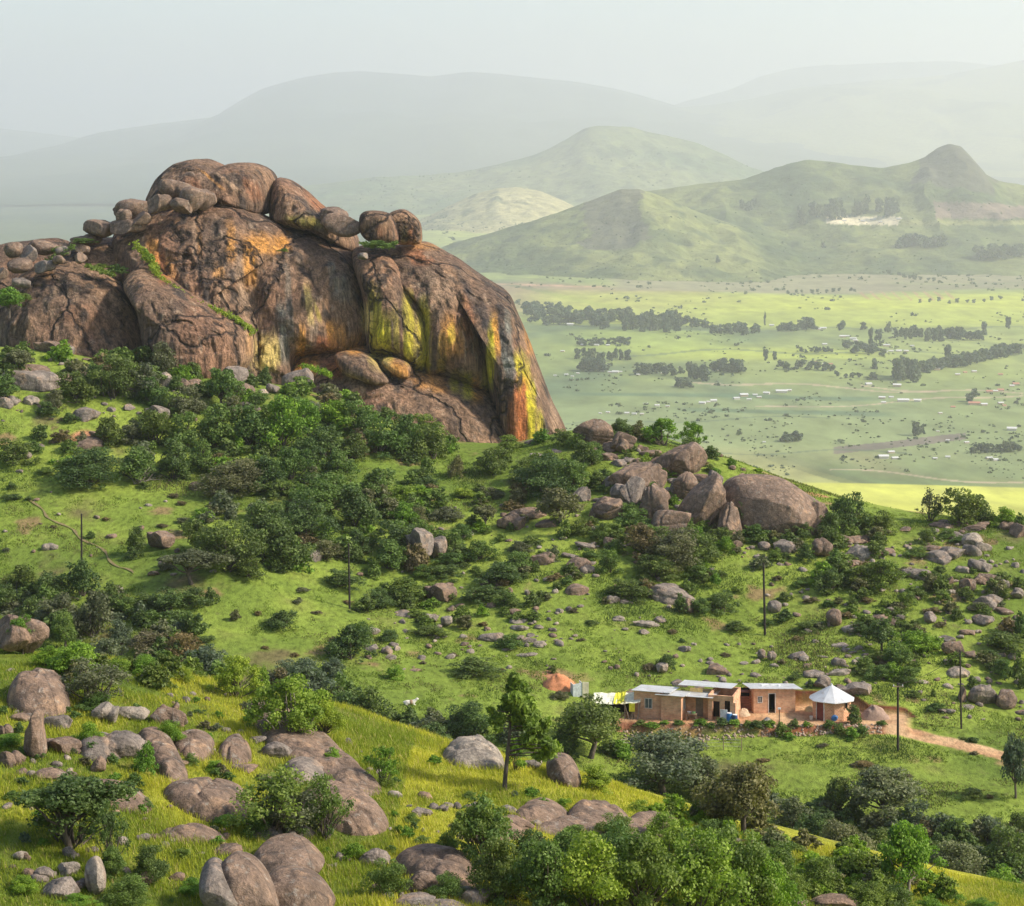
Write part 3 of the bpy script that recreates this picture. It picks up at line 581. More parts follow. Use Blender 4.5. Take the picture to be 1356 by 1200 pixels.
RMID = '''113,556,40,24,0 43,537,30,16,2 149,546,16,9,0 168,545,20,13,0 211,561,38,30,0 131,578,26,8,1 112,598,48,24,1 75,588,16,7,1 50,593,22,10,0 34,608,16,12,0 28,626,14,6,0
249,500,40,22,0 220,512,30,24,2 313,512,46,36,0 320,527,34,26,1 352,503,24,18,0 395,516,46,34,0 361,522,18,16,0 346,524,22,12,2 378,500,22,14,0 45,522,88,42,0 70,468,50,24,1 20,455,40,22,0 95,470,22,16,0 74,470,16,12,2 10,474,30,16,0
293,628,22,9,2 260,650,20,16,1 290,654,22,14,1 216,728,42,32,1 68,731,26,14,2 147,713,16,9,1 233,732,10,7,1 202,763,20,10,1 213,752,14,12,0 332,675,16,5,2 350,625,16,8,0
587,797,48,32,1 420,745,32,20,0 560,747,40,58,0 580,742,24,36,0 477,668,38,14,2 464,655,20,8,0 674,704,44,28,1 700,690,60,26,1 727,700,38,16,1 615,712,28,13,2 597,728,20,16,0 720,750,38,22,1 765,757,40,22,1 762,787,34,18,1 537,817,32,11,0 572,825,18,14,2 591,831,16,18,2 613,820,22,8,2 533,826,10,8,0 538,838,10,6,2
491,841,28,13,2 492,863,22,9,0 510,866,20,12,0 524,862,12,8,2 520,874,18,9,2 681,815,20,12,1 686,825,26,10,2 684,836,30,11,2 650,853,36,18,0 703,843,12,6,0 700,851,20,10,0 697,872,34,9,2 715,857,18,12,2 710,820,14,14,0 740,812,12,8,2 587,845,10,4,2 653,781,12,5,0 722,770,16,7,2 550,889,16,4,1 640,775,18,10,0 726,822,10,6,0 688,848,14,8,0 672,862,16,6,0
808,598,22,18,1 828,602,24,26,1 850,597,16,11,1 805,611,34,15,1 824,617,34,16,0 843,615,14,10,1 820,664,24,32,0 850,662,18,22,0 870,670,36,30,1 893,641,20,12,0 897,657,16,26,0 801,686,46,34,1 786,604,16,16,1 775,600,14,12,0 860,605,30,12,1 932,643,34,20,1 928,606,18,12,1 945,604,24,12,1 968,622,12,7,1 985,624,10,6,1 780,762,24,16,0 789,708,16,14,0 810,729,22,20,1 775,727,30,11,0 755,740,24,9,0 748,640,12,8,1 769,640,12,12,1 735,600,18,8,0 713,606,22,7,2 705,588,24,10,0
888,797,68,32,0 909,815,24,26,1 858,833,42,14,2 850,841,20,10,0 875,825,18,10,0 820,823,20,8,2 826,835,12,5,0 829,800,18,10,0 811,799,18,16,0 1021,812,26,20,0 1042,735,40,26,0 1008,729,22,14,0 1010,741,24,7,2 992,714,18,18,0 1054,707,26,18,1 1033,749,10,6,0 975,725,16,12,1 1091,742,32,32,1 1139,743,44,26,2 1125,723,60,20,1 1127,753,38,16,1 1168,737,38,14,1 1150,716,36,9,1 1156,757,16,14,0 1084,766,14,10,0 1212,770,42,21,0 1247,745,60,28,0 1260,713,32,14,0 1286,722,34,22,2 1283,737,30,20,0 1302,730,22,18,2 1235,729,34,10,1
1260,701,60,8,1 1290,703,50,12,1 1332,702,32,16,1 1352,712,28,22,1 1200,703,30,6,1 1298,759,32,20,0 1272,758,26,12,2 1257,779,20,20,1 1279,785,26,24,1 1318,784,20,18,2 1333,780,16,14,2 1307,773,34,18,1 1307,806,44,24,0 1350,793,28,18,0 1330,814,28,12,1 1262,788,14,9,2 1277,795,20,8,0 1100,831,28,27,1 1168,833,38,25,1 1183,813,20,13,0 1192,822,14,12,0 1229,828,27,21,0 1127,839,26,14,2 1301,829,34,18,0 1339,837,28,22,1 1282,842,22,10,1 1318,849,20,8,1 1342,847,16,10,1 1262,871,34,26,1 1258,851,26,11,0 1283,871,20,12,1 1268,897,34,18,2 1210,883,14,12,1 1192,854,12,6,2 1340,875,26,12,0 1108,858,26,8,2 1023,877,14,16,0 1006,873,14,15,0 1056,873,26,13,0 1062,876,18,9,2 1068,885,10,8,1 1078,899,28,12,0 1114,883,24,14,0 1130,880,12,8,2 1138,877,12,8,2
1094,912,32,22,0 1113,896,34,12,2 1133,921,54,22,0 1302,933,43,32,0 1333,939,27,33,1 1276,931,14,24,1 1352,946,20,8,1 1281,939,18,6,2 1250,945,20,8,0 905,863,20,10,0 952,894,32,20,1 876,893,16,18,2 923,914,26,11,0 900,909,24,12,0 920,855,10,5,2 801,923,22,8,1 832,918,18,8,1 940,880,12,6,0 1090,872,14,6,2 1222,905,16,6,2 985,880,12,6,2 1300,775,14,8,1 1240,800,14,8,0 1215,795,18,8,1 1128,866,14,6,0 1326,870,14,8,0'''
for tok in RMID.split():
    a = tok.split(',')
    place_rock(*[float(x) for x in a[:4]], int(a[4]), y0=150., fine=float(a[2]) > 33)
# loose boulders piled on the dome's shoulder, on its summit and on its ledges
for (cx, by, w, h, Yd, tone) in [(177,281,32,26,366,1),(162,285,16,16,363,0),(210,276,24,24,363,0),(240,271,18,18,361,0),(256,268,22,30,362,0),(232,258,26,26,368,0),(272,268,20,26,366,0),(222,262,20,20,372,1),(248,246,28,24,372,0),(236,240,24,18,376,1),
     (140,307,34,20,364,0),(166,301,34,18,362,0),(192,288,22,14,361,0),(110,318,20,12,365,1),(98,318,10,10,365,1),(122,314,16,12,366,1),(107,325,14,8,362,0),(60,338,44,20,360,1),(42,350,32,24,357,0),(12,345,34,24,358,1),(85,342,24,16,358,0),(20,365,44,22,354,1),(58,365,34,20,353,0),(75,352,24,14,352,1),(104,354,22,20,351,1),(30,385,30,16,350,0),(5,372,26,18,351,1),
     (453,303,32,32,366,1),(450,293,30,22,370,1),(480,345,14,12,350,0)]:
    if by < 330: by += 12; h += 6; w *= 1.7; tone = 1
    place_rock(cx, by, w, h, tone, Y0=Yd - 3)
for poly, Yd, sd in [([(476,300),(478,284),(490,279),(510,281),(520,287),(526,302),(527,320),(512,324),(490,320),(480,312)],362,31), ([(513,290),(518,281),(533,277),(546,283),(556,294),(559,308),(557,322),(540,324),(526,322),(518,310)],366,32)]:
    o = slab(poly, Yd, 4.5, 4.5, .1, sd, nt=120, nf=44, nb=24, amp=.4, name='boulder', e=3.3); THINGS.append((o, poly[0][0] + 22, 320, 48, 44, 'boulder', 1))
# big outcrops on the ridge
def outcrop(poly, Yd, T, Tb, lean, sd, mat_i, e=2.3, amp=.5, nt=130, nf=44, nb=20, y0=60.):
    a = np.array(poly, float); g = None
    for up in (8, 16, 30):
        g = hit(float(a[:, 0].mean()), float(a[:, 1].max()) - up, y0)
        if g is not None and g[1] < Yd + 25: break
    if g is not None and abs(g[1] - Yd) < 30: Yd = g[1] + T * .75
    o = slab(poly, Yd, T, Tb, lean, sd, nt=nt, nf=nf, nb=nb, amp=amp, e=e, name='rock_outcrop', mat=rock_mats[mat_i], dome=False, fine=1.6)
    a = np.array(poly); THINGS.append((o, a[:, 0].mean(), a[:, 1].max(), np.ptp(a[:, 0]), np.ptp(a[:, 1]), 'rock outcrop', mat_i)); return o
def crag_proto(seed):
    bm = bmesh.new(); bmesh.ops.create_icosphere(bm, subdivisions=5, radius=1.0)
    v = np.array([x.co[:] for x in bm.verts]); fs = [[q.index for q in f.verts] for f in bm.faces]; bm.free(); r_ = np.random.default_rng(seed)
    n = v / np.linalg.norm(v, axis=1)[:, None]; v = n * (1 + .10 * fbm(n * 1.3, 3, seed))[:, None]
    for k in range(16):
        d = r_.normal(size=3); d /= np.linalg.norm(d); h = r_.uniform(.52, .88); ov = np.clip(v @ d - h, 0, None); v = v - d[None] * (ov * .97)[:, None]
    # joints that split the rock
    for k in range(3):
        d = r_.normal(size=3) * np.array([1, .6, .5 + k * .4]); d /= np.linalg.norm(d); s_ = np.abs(v @ d - r_.uniform(-.35, .35) + .06 * fbm(v * 2, 2, seed + k)); v = v * (1 - .10 * np.exp(-(s_ / .035) ** 2))[:, None]
    v = v * (1 + .03 * fbm(v * 5, 4, seed + 8) + .015 * fbm(v * 14, 2, seed + 9))[:, None]; v = v / np.abs(v).max(0)[None]
    me = bpy.data.meshes.new('boulder'); me.from_pydata(v.tolist(), [], fs); me.polygons.foreach_set('use_smooth', np.ones(len(me.polygons), bool)); me.update(); me.materials.append(rock_mats[0]); return me
crags = [crag_proto(610 + i) for i in range(7)]
def crag(cx, by, w, h, tone, k, dpf=.75, roll=0.):
    g = hit(cx, by, 150.)
    if g is None: g = hit(cx, by + 14, 150.)
    Y = g[1]; sw, sh = w * Y / F / 2, h * Y / F; dp = max(sw * dpf, sh * .5)
    o = bpy.data.objects.new('rock_outcrop', crags[k % 7]); col.objects.link(o); hz_ = sh * .62
    o.scale = (sw * 1.05, dp, hz_); o.rotation_euler = (-.12, roll, math.pi * (k % 2)); yy = Y + dp * .72
    o.location = (g[0] * yy / Y, yy, g[2] + sh * .94 - hz_); o.material_slots[0].link = 'OBJECT'; o.material_slots[0].material = rock_mats[tone]
    THINGS.append((o, cx, by, w, h, 'rock outcrop', tone))
for a_ in [(786,592,54,38,1,0),(826,600,36,30,1,3),(897,634,80,46,1,1,.75,.25),(848,652,84,42,1,2,.8,.2),(868,690,42,52,1,4),(838,668,36,38,0,5),(888,712,62,40,1,3,.7,.2),(930,704,74,80,1,6,.6,.12),(908,664,34,40,1,0),(966,714,38,50,1,2,.6,-.2),(1076,708,52,42,1,5,.7,.35),(985,660,50,34,1,4),(806,690,46,34,1,6,.8,.35),(770,664,30,20,0,2),(812,650,34,24,0,1),(870,625,34,20,1,5),(946,655,24,34,0,3)]:
    crag(*a_)
outcrop([(955,660),(960,640),(983,630),(1020,630),(1045,638),(1068,653),(1088,666),(1104,678),(1104,712),(1040,722),(985,712),(962,690)], 303, 4.2, 6, .5, 47, 1, e=2.6, amp=.35, nt=170, nf=60, y0=150.)
# foreground rocks
RMORE = '30,506,110,40,1 100,512,70,28,1 165,524,56,32,0 60,545,40,18,1 330,545,40,22,0 250,520,44,26,1 10,540,34,22,0'
for tok in RMORE.split():
    a = tok.split(','); place_rock(*[float(x) for x in a[:4]], int(a[4]), y0=150., fine=True)
RFORE = '''25,868,78,60,1 78,969,42,26,0 87,998,58,28,1 14,1016,38,28,1 70,1035,52,22,1 6,976,22,20,1 200,901,28,18,0 162,1004,76,46,0 226,964,48,34,1 137,960,40,30,2 172,957,50,26,2 130,1024,20,26,1
368,1004,44,28,0 380,1037,24,14,0 384,1116,22,20,0 463,1106,30,22,1 296,1136,48,20,1 81,1190,50,32,0 90,1161,32,22,2 60,1164,32,20,0 108,1180,22,18,0 192,1174,26,24,1
495,1147,42,26,0 535,1152,32,18,1 566,1162,72,26,1 556,1188,46,38,1 545,1204,62,24,0 630,1200,50,32,0 590,1208,64,16,0 684,1102,58,22,1 614,1099,38,12,1 704,1019,26,15,2 560,1081,28,14,0 988,1194,30,24,1 1108,1206,72,26,1 1050,1204,40,14,1 320,1024,34,12,1 30,955,30,14,1 340,985,26,12,0 440,1150,14,8,2 240,1015,20,10,1 585,1075,18,10,0 205,1112,18,10,1 160,1120,20,14,2 120,1130,22,10,0'''
for tok in RFORE.split():
    a = tok.split(','); place_rock(*[float(x) for x in a[:4]], int(a[4]), fine=True)
def drape(poly, T, sd, mat_i, nt=150, nr=46, e=2.3, amp=.25, name='rock_outcrop', dy=0):
    """a low whaleback: outline lies on the ground, the rock swells out of it"""
    out = smooth_closed(poly, nt); a = np.array(poly, float)
    R0 = []
    for x, y in out:
        g = hit(float(x), float(y) + dy)
        if g is None or g[1] > 130: g = None
        R0.append(g)
    ok = [g for g in R0 if g is not None]; ymax = max(g[1] for g in ok)
    for i_2, g in enumerate(R0):
        if g is None: R0[i_2] = P(out[i_2][0], out[i_2][1], ymax + 1.0)
    R0 = np.array(R0); c = R0.mean(0)
    r = np.sin(np.linspace(.03, 1, nr) * math.pi / 2)
    XX = c[0] + r[:, None] * (R0[:, 0] - c[0])[None]; YY = c[1] + r[:, None] * (R0[:, 1] - c[1])[None]
    G = gz(XX, YY)
    q = np.stack([XX.ravel(), YY.ravel(), G.ravel()], 1)
    hh = T * .9 * (1 - r ** e) ** (1 / e)
    rd = np.clip(1 - np.abs(fbm(q * .5, 3, sd + 80).reshape(XX.shape)) * 7, 0, 1)
    ZZ = G + hh[:, None] * (1 + .35 * fbm(q * .45, 3, sd).reshape(XX.shape) + .1 * fbm(q * 1.6, 3, sd + 4).reshape(XX.shape) - .22 * rd) - .25 * (r ** 4)[:, None]
    XX2 = np.concatenate([XX, XX[-1:] ], 0); YY2 = np.concatenate([YY, YY[-1:]], 0); ZZ2 = np.concatenate([ZZ, ZZ[-1:] - 1.5], 0)
    i = np.arange(XX2.size).reshape(XX2.shape); j = np.roll(i, -1, 1); n_ = XX2.size
    V = np.stack([XX2.ravel(), YY2.ravel(), ZZ2.ravel()], 1); V = np.concatenate([V, V[i[0]].mean(0)[None]])
    fs = np.stack([i[:-1], i[1:], j[1:], j[:-1]], -1).reshape(-1, 4).tolist() + [[n_, a_, b_] for a_, b_ in zip(i[0].tolist(), j[0].tolist())] + [i[-1].tolist()[::-1]]
    me = bpy.data.meshes.new(name); me.from_pydata(V.tolist(), [], fs); me.polygons.foreach_set('use_smooth', np.ones(len(me.polygons), bool)); me.update()
    bm_ = bmesh.new(); bm_.from_mesh(me); bmesh.ops.recalc_face_normals(bm_, faces=bm_.faces); bm_.to_mesh(me); bm_.free()
    o = link(name, me, rock_mats[mat_i]); THINGS.append((o, a[:, 0].mean(), a[:, 1].max(), np.ptp(a[:, 0]), np.ptp(a[:, 1]), 'rock slab', mat_i)); return o
for pl, T, sd, mi in [
  ([(322,934),(345,930),(380,937),(405,952),(428,972),(460,1002),(490,1030),(510,1050),(480,1056),(433,1036),(383,1010),(345,980)], .8, 52, 1),
  ([(395,1058),(420,1046),(452,1046),(480,1056),(505,1074),(516,1094),(500,1106),(460,1106),(425,1092),(400,1074)], 1.0, 53, 1),
  ([(182,972),(202,968),(224,980),(240,1004),(250,1026),(246,1036),(225,1038),(202,1014),(188,995)], .8, 54, 1),
  ([(8,930),(20,912),(45,906),(80,908),(92,924),(90,944),(60,950),(25,946)], 1.4, 65, 1),
  ([(215,1050),(245,1040),(290,1042),(325,1050),(338,1066),(325,1086),(280,1090),(240,1074)], .9, 66, 1),
  ([(205,1105),(230,1098),(270,1098),(300,1110),(298,1122),(255,1120),(220,1116)], .5, 67, 1),
  ([(585,1000),(600,990),(630,991),(655,998),(668,1008),(667,1018),(640,1020),(600,1014)], 1.0, 60, 2),
  ([(678,1082),(690,1070),(712,1062),(735,1064),(752,1074),(756,1086),(740,1092),(700,1092)], .6, 62, 1),
  ([(748,1088),(758,1072),(785,1064),(810,1066),(830,1078),(838,1094),(820,1106),(775,1106)], .75, 63, 1),
  ([(828,1088),(845,1080),(870,1078),(900,1086),(908,1098),(870,1102),(835,1100)], .5, 64, 1),
  ([(700,1096),(740,1082),(800,1084),(860,1088),(915,1098),(900,1112),(820,1118),(740,1110)], .45, 76, 1),
  ([(372,1018),(390,1010),(420,1010),(440,1022),(436,1036),(405,1040),(380,1034)], .7, 68, 0),
  ([(95,1040),(130,1034),(175,1046),(205,1066),(190,1080),(140,1070),(105,1056)], .6, 70, 1),
  ([(330,1100),(360,1090),(400,1096),(420,1108),(380,1114),(340,1112)], .6, 71, 0),
  ([(600,1106),(640,1092),(680,1094),(700,1106),(660,1116),(620,1116)], .6, 72, 1),
  ([(225,985),(255,975),(285,985),(280,1005),(250,1008)], .8, 73, 1),
  ([(520,1140),(560,1128),(610,1140),(640,1170),(600,1186),(550,1170)], .9, 74, 1),
  ([(100,985),(125,978),(160,984),(170,1000),(140,1010),(110,1004)], .7, 75, 0),
  ([(286,1000),(298,985),(320,984),(334,998),(330,1014),(305,1014)], .8, 69, 1)]:
    drape(pl, T, sd, mi)
for pl, Yd, T, ln, sd, mi in [
  ([(30,1010),(31,975),(38,960),(42,946),(48,941),(53,946),(53,962),(57,985),(58,1012),(45,1018)], 97.6, .7, .1, 51, 1),
  ([(332,1150),(336,1130),(352,1117),(376,1115),(402,1124),(424,1145),(437,1166),(430,1180),(405,1172),(380,1165),(350,1160)], 90.3, 1.3, .7, 55, 1),
  ([(340,1180),(352,1160),(385,1158),(412,1165),(432,1182),(445,1210),(420,1230),(360,1230)], 88.0, 1.2, .5, 56, 1),
  ([(282,1148),(300,1134),(325,1136),(345,1152),(360,1180),(368,1215),(350,1235),(315,1232),(298,1180)], 86.6, 1.0, .6, 57, 1),
  ([(254,1155),(262,1137),(275,1134),(290,1148),(312,1180),(330,1215),(318,1236),(290,1230),(265,1190)], 86.0, .9, .6, 58, 0),
  ([(112,1150),(120,1138),(130,1140),(138,1165),(140,1190),(128,1196),(116,1180)], 85.5, .5, .2, 59, 2),
  ([(722,1020),(732,1006),(750,1006),(766,1018),(770,1040),(758,1050),(735,1046)], 109.5, 1.2, .3, 61, 1),]:
    outcrop(pl, Yd, T, T * 2.2, ln, sd, mi, amp=.22, nt=150, nf=50)

def merge_instances(name, label, items, mats, kind_attr=None):
    """one stuff object from many scaled copies of prototype meshes: items = (mesh, loc, scale, rz, material index)"""
    V, Fq, C, MI = [], [], [], []; off = 0; cache = {}
    for me, loc, sc, rz, mi in items:
        if me.name not in cache:
            v = np.empty(len(me.vertices) * 3, np.float32); me.vertices.foreach_get('co', v); k = me.polygons[0].loop_total
            f = np.empty(len(me.polygons) * k, np.int32); me.polygons.foreach_get('vertices', f); c = None
            if kind_attr: c = np.empty(len(me.vertices) * 4, np.float32); me.color_attributes[kind_attr].data.foreach_get('color', c); c = c.reshape(-1, 4)
            cache[me.name] = (v.reshape(-1, 3), f.reshape(-1, k), c)
        v, f, c = cache[me.name]; v = v * np.array(sc); cs_, sn = math.cos(rz), math.sin(rz)
        v = np.stack([v[:, 0] * cs_ - v[:, 1] * sn, v[:, 0] * sn + v[:, 1] * cs_, v[:, 2]], 1) + np.array(loc)
        V.append(v); Fq.append(f + off); off += len(v); MI.append(np.full(len(f), mi)); C.append(c)
    o = link(name, mesh_np(name, np.concatenate(V), np.concatenate(Fq), kind_attr is None, {kind_attr: np.concatenate(C)} if kind_attr else None, mat_idx=np.concatenate(MI)), mats)
    tag(o, label, kind='stuff'); return o
small_protos = [rock_proto(400 + i, 2, 5) for i in range(6)]
def poly_points(poly, n, seed):
    r_ = np.random.default_rng(seed); a = np.array(poly, float); out = []
    while len(out) < n:
        p = r_.uniform(a.min(0), a.max(0), (n, 2)); k = in_poly(p[:, 0], p[:, 1], poly); out += p[k].tolist()
    return out[:n], r_
items = []
for poly, n, seed in [([(780,600),(860,592),(900,640),(920,720),(860,760),(780,720),(730,640)], 90, 1), ([(960,700),(1200,695),(1356,700),(1356,900),(1240,890),(1100,860),(1000,780)], 230, 2), ([(560,640),(780,640),(960,720),(900,840),(640,860),(520,800)], 120, 3), ([(480,820),(760,800),(740,890),(470,890)], 60, 4), ([(800,850),(1180,850),(1200,915),(800,900)], 70, 5), ([(0,450),(360,480),(440,520),(340,560),(0,560)], 70, 6), ([(1210,900),(1356,890),(1356,960),(1230,950)], 40, 7), ([(0,560),(500,600),(480,840),(0,760)], 50, 8)]:
    pp, r_ = poly_points(poly, n, seed)
    for x, y in pp:
        g = hit(x, y, 150.)
        if g is None: continue
        s_ = r_.uniform(.12, .5) ** 1.2 * 1.3; items.append((small_protos[int(r_.integers(0, 6))], (g[0], g[1], g[2] + s_ * .15), (s_ * r_.uniform(.8, 1.5), s_, s_ * r_.uniform(.5, .9)), r_.uniform(0, 6.28), int(r_.integers(0, 3))))
merge_instances('stones', 'small loose stones scattered over the middle slope', items, rock_mats)
items = []
for poly, n, seed in [([(0,880),(300,920),(520,1000),(640,1060),(560,1200),(0,1200)], 130, 11), ([(560,1040),(1000,1110),(1000,1200),(500,1200)], 50, 12)]:
    pp, r_ = poly_points(poly, n, seed)
    for x, y in pp:
        g = hit(x, y)
        if g is None: continue
        s_ = r_.uniform(.1, .32); items.append((small_protos[int(r_.integers(0, 6))], (g[0], g[1], g[2] + s_ * .2), (s_ * r_.uniform(.8, 1.6), s_, s_ * r_.uniform(.6, 1.)), r_.uniform(0, 6.28), int(r_.integers(0, 3))))
merge_instances('stones', 'small loose stones half hidden in the tall grass of the near slope', items, rock_mats)
# ---------------------------------------------------------------- vegetation
def leaf_mat(name, c1, c2, trans=.3, rnd=.35):
    m = NB(name, .6, .25)
    at = m.attr('leaf'); sx = m.n('ShaderNodeSeparateColor'); m.l(at.outputs['Color'], sx.inputs[0])
    oi = m.n('ShaderNodeObjectInfo')
    c = m.mix(sx.outputs[0], c1, c2)
    hue = m.ramp(oi.outputs['Random'], [(0., (.78, .86, .9)), (.5, (1, 1, 1)), (1., (1.25, 1.10, .85))])
    c = m.mix(1., c, hue, 'MULTIPLY')
    c = m.mix(1., c, m.ramp(sx.outputs[1], [(0., .72), (1., 1.28)]), 'MULTIPLY')
    m.color(c)
    tr = m.n('ShaderNodeBsdfTranslucent'); m.l(m.mix(1., c, (1.3, 1.5, .7), 'MULTIPLY'), tr.inputs[0])
    mx = m.n('ShaderNodeMixShader'); mx.inputs[0].default_value = trans
    m.l(m.b.outputs[0], mx.inputs[1]); m.l(tr.outputs[0], mx.inputs[2]); m.l(mx.outputs[0], m.out.inputs[0])
    return m.m
LM = {'dark': leaf_mat('leaves_dark', (.058, .100, .030), (.155, .210, .055)), 'mid': leaf_mat('leaves_mid', (.075, .135, .032), (.18, .25, .055)),
      'bright': leaf_mat('leaves_bright', (.09, .19, .022), (.22, .34, .04)), 'lime': leaf_mat('leaves_lime', (.14, .22, .03), (.30, .38, .05)),
      'olive': leaf_mat('leaves_olive', (.095, .105, .055), (.19, .195, .10)), 'grey': leaf_mat('leaves_grey_green', (.09, .12, .07), (.18, .21, .12)),
      'brown': leaf_mat('leaves_brown', (.12, .10, .05), (.21, .17, .09)), 'pine': leaf_mat('pine_needles', (.08, .14, .02), (.22, .30, .04), .3)}
m = NB('bark', .9, .2); p = m.pos()
m.color(m.ramp(m.noise(m.map(p, (4, 4, 1)), 2., 4), [(.3, (.05, .04, .032)), (.7, (.17, .14, .11))])); bark = m.m
m = NB('bark_pale', .9, .2); p = m.pos()
m.color(m.ramp(m.noise(m.map(p, (4, 4, 1)), 2., 4), [(.3, (.16, .13, .11)), (.7, (.38, .33, .27))])); bark_pale = m.m
def leaves(centers, radii, n_each, size, r_, up=.35, elong=1.6, shell=.4, tone=None):
    """leaf quads in clumps -> verts, faces, colour"""
    V, C = [], []
    for k, (c, rr, n) in enumerate(zip(centers, radii, n_each)):
        d = r_.normal(size=(n, 3)); d[:, 2] += up; d /= np.linalg.norm(d, axis=1)[:, None]
        p = c + d * (rr * r_.uniform(shell, 1.08, (n, 1)) ** .8) * np.array([1, 1, .8])
        nn = d + r_.normal(size=(n, 3)) * .65; nn /= np.linalg.norm(nn, axis=1)[:, None]
        a = np.cross(nn, r_.normal(size=(n, 3))); a /= np.linalg.norm(a, axis=1)[:, None] + 1e-9
        b = np.cross(nn, a); s = size * r_.uniform(.6, 1.3, (n, 1))
        q = np.stack([p - a * s * elong * .5, p + b * s * .5, p + a * s * elong * .5, p - b * s * .5], 1)
        V.append(q.reshape(-1, 3))
        t_ = (r_.uniform(0, 1) if tone is None else tone)
        col_ = np.clip(np.stack([np.full(n, t_) * .5 + r_.uniform(0, .5, n), r_.uniform(0, 1, n) * .5 + t_ * .5, np.zeros(n)], 1), 0, 1)
        C.append(np.repeat(col_, 4, 0))
    V = np.concatenate(V); C = np.concatenate(C)
    return V, np.arange(len(V)).reshape(-1, 4), C
def tubes(paths, sides=5):
    """paths: list of (pts (k,3), radii (k,)) -> one quad mesh"""
    V, Fc = [], []; off = 0
    for pts, rad in paths:
        pts = np.asarray(pts, float); k = len(pts)
        t = np.gradient(pts, axis=0); t /= np.linalg.norm(t, axis=1)[:, None] + 1e-9
        ref = np.where(np.abs(t[:, 2:3]) > .9, np.array([[1., 0, 0]]), np.array([[0, 0, 1.]]))
        u = np.cross(t, ref); u /= np.linalg.norm(u, axis=1)[:, None] + 1e-9; w = np.cross(t, u)
        a = np.arange(sides) / sides * 2 * math.pi
        ring = pts[:, None] + (u[:, None] * np.cos(a)[None, :, None] + w[:, None] * np.sin(a)[None, :, None]) * np.asarray(rad)[:, None, None]
        V.append(ring.reshape(-1, 3)); i = np.arange(k * sides).reshape(k, sides) + off; j = np.roll(i, -1, 1)
        Fc.append(np.stack([i[:-1], j[:-1], j[1:], i[1:]], -1).reshape(-1, 4)); off += k * sides
    return np.concatenate(V), np.concatenate(Fc)
def branch(a, b, r0, r1, r_, n=6, wob=.12, sag=0.):
    a, b = np.asarray(a, float), np.asarray(b, float); t = np.linspace(0, 1, n)[:, None]
    p = a + (b - a) * t; L = np.linalg.norm(b - a)
    w = r_.normal(size=(n, 3)) * wob * L * .35; w[0] = 0; w[-1] = 0
    w = (w + np.roll(w, 1, 0) + np.roll(w, -1, 0)) / 3; w[0] = 0; w[-1] = 0
    p = p + w + np.array([0, 0, sag * L]) * (t * (1 - t) * 4)
    return p, np.linspace(r0, r1, n)
def crown_proto(kind, seed, n, size):
    r_ = np.random.default_rng(seed); cs, rs = [], []; paths = []
    if kind == 'dome': base, nz, z0, zr, rad, cr = 0., 40, .10, .74, .40, (.08, .19)
    elif kind == 'round': base, nz, z0, zr, rad, cr = 0., 38, .40, .44, .37, (.075, .17)
    elif kind == 'umbrella': base, nz, z0, zr, rad, cr = 0., 34, .58, .26, .41, (.07, .15)
    elif kind == 'airy': base, nz, z0, zr, rad, cr = 0., 34, .30, .56, .40, (.08, .17)
    elif kind == 'low': base, nz, z0, zr, rad, cr = 0., 30, .08, .62, .42, (.09, .19)
    for k in range(nz):
        a = r_.uniform(0, 6.283); e = r_.uniform(-.15, 1) ** 1.0; e = np.sign(e) * abs(e) ** .8
        rr = math.sqrt(max(0, 1 - e * e)) * r_.uniform(.5, 1.18)
        lob = 1 + .22 * math.sin(2 * a + seed) + .12 * math.sin(3 * a + seed * 2)
        c = np.array([math.cos(a) * rr * rad * lob, math.sin(a) * rr * rad * lob, z0 + e * zr * r_.uniform(.6, 1.12)])
        cs.append(c); rs.append(r_.uniform(*cr))
    for k in range(4 if kind != 'airy' else 1):
        cs.append(np.array([r_.normal() * .1, r_.normal() * .1, z0 + zr * .3])); rs.append(cr[1] * 1.2)
    ne = np.array([q ** 2 for q in rs]); ne = np.maximum((ne / ne.sum() * n).astype(int), 8)
    V, Fq, C = leaves(cs, rs, ne, size, r_, shell=.1 if kind == 'airy' else .38)
    V[:, 2] = np.maximum(V[:, 2], -.05)
    th = .030 if kind in ('round', 'umbrella') else .016
    nb_ = min(len(cs), 14 if kind != 'airy' else 22)
    if kind in ('dome', 'low', 'airy'):
        for c in cs[:nb_]: paths.append(branch((r_.normal() * .04, r_.normal() * .04, -.06), c, th, th * .3, r_, 6, .2))
    else:
        fork = np.array([r_.normal() * .03, r_.normal() * .03, z0 * .55])
        paths.append(branch((0, 0, -.06), fork, th * 1.3, th, r_, 5, .1))
        for c in cs[:nb_]: paths.append(branch(fork, c, th * .7, th * .2, r_, 6, .2))
    for c in cs[::3]: paths.append(branch(c * .55 + np.array([0, 0, z0 * .2]), c * 1.12 + np.array([0, 0, .02]), th * .3, th * .08, r_, 4, .25))
    TV, TF = tubes(paths)
    return mesh_np('crown', V, Fq, False, {'leaf': C}), mesh_np('trunk', TV, TF, True)
PR = {}
for kd in ('dome', 'round', 'umbrella', 'airy', 'low'):
    PR[kd] = {'s': [crown_proto(kd, 300 + i, 1300, .075) for i in range(4)], 'm': [crown_proto(kd, 310 + i, 3500, .040) for i in range(6)], 'l': [crown_proto(kd, 320 + i, 8500, .026) for i in range(6)]}
PR['bare'] = {'s': [crown_proto('airy', 340 + i, 260, .075) for i in range(4)], 'm': [crown_proto('airy', 350 + i, 900, .045) for i in range(3)], 'l': [crown_proto('airy', 360 + i, 3000, .028) for i in range(4)]}
for kd in PR:
    for lod in PR[kd]:
        for a, b in PR[kd][lod]: a.materials.append(LM['mid']); b.materials.append(bark)
